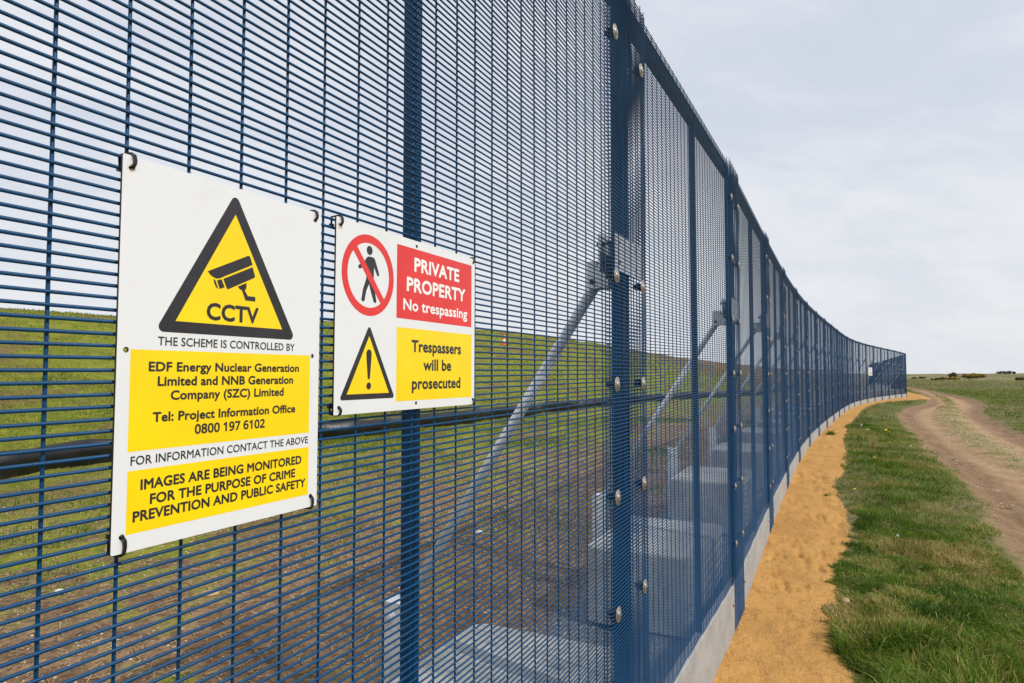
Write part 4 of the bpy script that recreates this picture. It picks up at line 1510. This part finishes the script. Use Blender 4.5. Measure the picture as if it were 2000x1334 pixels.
def stone(x, y, r, label, flat=0.6, rot=0.0, mat=M_STONE):
    bm = bmesh.new()
    bmesh.ops.create_icosphere(bm, subdivisions=3, radius=1)
    for v in bm.verts:
        c = v.co
        k = 1 + 0.35 * (fbm(np.array([c.x * 1.3 + c.z]), np.array([c.y * 1.3 - c.z]), 1.4, 3, int(x * 100))[0] - 0.5)
        v.co = Vector((c.x * r * k * 1.25, c.y * r * k, c.z * r * k * flat))
    me = bpy.data.meshes.new('stone')
    bm.to_mesh(me)
    bm.free()
    me.materials.append(mat)
    me.polygons.foreach_set('use_smooth', [True] * len(me.polygons))
    z = float(gz_at([x], [y])[0])
    o = mesh_obj('stone', me, None, Matrix.Translation((x, y, z + r * flat * 0.35)) @ Matrix.Rotation(rot, 4, 'Z'))
    tag(o, label, 'stone')


stone(2.44, 4.90, 0.033, 'sandy brown stone at the verge edge, nearer of the two on the sand', 0.8, 0.6)
stone(2.95, 5.85, 0.018, 'pale brown stone lying in the ragged grass edge, farther of the two', 0.6, 0.1)
stone(-2.28, 5.05, 0.055, 'long pale yellowish stone on bare soil behind the mesh, below the tall sign', 0.4, 0.3)
M_FLINT2 = simple_mat('white_flint', (0.55, 0.53, 0.48), (0.68, 0.66, 0.62), 20, 0.5)
stone(-0.32, 6.7, 0.040, 'small white stone on bare soil behind the mesh, left of the big brace', 0.6, 0.0, M_FLINT2)
stone(-3.45, 5.1, 0.030, 'small white stone on bare soil behind the mesh at the far left', 0.5, 1.0, M_FLINT2)


# ------------------------------------------------------------------ gorse and scrub on the far heath
def shrub(name, x, y, w, h, n, tone_m, tone_s, label, flower=0.0, stem=False, cat='bush'):
    z = float(base_height(np.array([x]), np.array([y]))[0][0])
    m = Matrix.Translation((x, y, z))
    root = empty(name, m)
    tag(root, label, cat, 'scrub bushes on the far heath')
    # several lobes of leaf clumps
    nl = 7 if stem else 11
    cx = rng.uniform(-w / 2, w / 2, nl) * 0.8
    cy = rng.uniform(-w / 3, w / 3, nl)
    cr = rng.uniform(0.40, 0.75, nl) * h * (0.6 if stem else 1 - 0.75 * (2 * np.abs(cx) / w) ** 1.5)
    cz = (h - cr) * rng.uniform(0.5, 1.0, nl) if stem else cr * 0.4 + (h - cr * 1.2) * rng.uniform(0.1, 0.7, nl) * (1 - np.abs(cx) / w)
    i = rng.integers(0, nl, n)
    v = rng.normal(0, 1, (n, 3))
    v /= np.linalg.norm(v, axis=1)[:, None]
    rad = cr[i] * rng.uniform(0.55, 1.05, n) ** 0.6
    px = cx[i] + v[:, 0] * rad * 1.1
    py = cy[i] + v[:, 1] * rad
    pz = np.maximum(cz[i] + v[:, 2] * rad * 0.8, 0.0)
    s = 0.16
    a = rng.normal(0, 1, (n, 3)) * s
    b = rng.normal(0, 1, (n, 3)) * s * 0.6
    P = np.stack([px, py, pz], 1)
    V = np.stack([P - a * .5, P + b, P + a * .5], 1).reshape(-1, 3)
    tone = np.clip(rng.normal(tone_m, tone_s, n), 0, 0.78)
    tone = np.where(rng.uniform(0, 1, n) < flower * np.clip(v[:, 2] + 0.6, 0, 1), 1.0, tone)
    kid('foliage', np_mesh('foliage', V, None, np.arange(n * 3).reshape(-1, 3), M_GORSE, False, {'tone': np.repeat(tone, 3)}), m, root)
    tb = MB()
    for k in range(nl):
        tb.tube([(0.1 * cx[k], 0.1 * cy[k], -0.2), (0.5 * cx[k], 0.5 * cy[k], cz[k] * 0.55), (cx[k], cy[k], cz[k])], [0.09, 0.06, 0.03], 5)
    kid('stems', tb.mesh('stems', M_TRUNK), m, root)


def far_pos(px, dist):
    return (px - 1000) / 1285 * dist, dist


SH = [(1861, 215, 3.4, 2.5, 1500, 0.35, 0.15, 'small dark tree standing up above the yellow gorse on the skyline', 0.0, True, 'tree'),
      (1858, 205, 4.0, 1.0, 1500, 0.4, 0.15, 'low yellow-flowered gorse bush in front of the small skyline tree', 0.6, False, 'bush'),
      (1840, 210, 4.0, 1.1, 1400, 0.60, 0.12, 'brown scrub bush left of the small skyline tree', 0.0, False, 'bush'),
      (1826, 200, 4.5, 0.7, 1200, 0.70, 0.08, 'low reddish brown scrub left of the brown bush on the heath', 0.05, False, 'bush'),
      (1885, 225, 3.2, 1.5, 1300, 0.35, 0.15, 'dark green bush between the skyline tree and the wide gorse', 0.1, False, 'bush'),
      (1902, 215, 6.0, 1.9, 2600, 0.45, 0.2, 'widest gorse bush on the skyline with bright yellow flowers', 0.42, False, 'bush'),
      (1914, 222, 3.5, 1.3, 1200, 0.40, 0.2, 'small gorse bush at the right foot of the widest gorse', 0.35, False, 'bush'),
      (1966, 240, 7.0, 1.2, 1800, 0.25, 0.15, 'long low green bush on the dune crest near the right edge', 0.0, False, 'bush'),
      (1996, 180, 4.0, 1.2, 1200, 0.62, 0.1, 'brown bush on the heath at the far right edge', 0.0, False, 'bush'),
      (1800, 260, 3.0, 0.9, 700, 0.35, 0.15, 'small dark bush on the skyline just right of the fence end', 0.0, False, 'bush'),
      (1786, 255, 2.2, 0.9, 600, 0.55, 0.15, 'smallest brown bush on the skyline beside the fence corner', 0.0, False, 'bush')]
for (px, dist, w, h, n, tm, ts, lab, fl, stem, cat) in SH:
    x, y = far_pos(px, dist)
    shrub('gorse_bush' if not stem else 'small_tree', x, y, w, h, n, tm, ts, lab, fl, stem, cat)
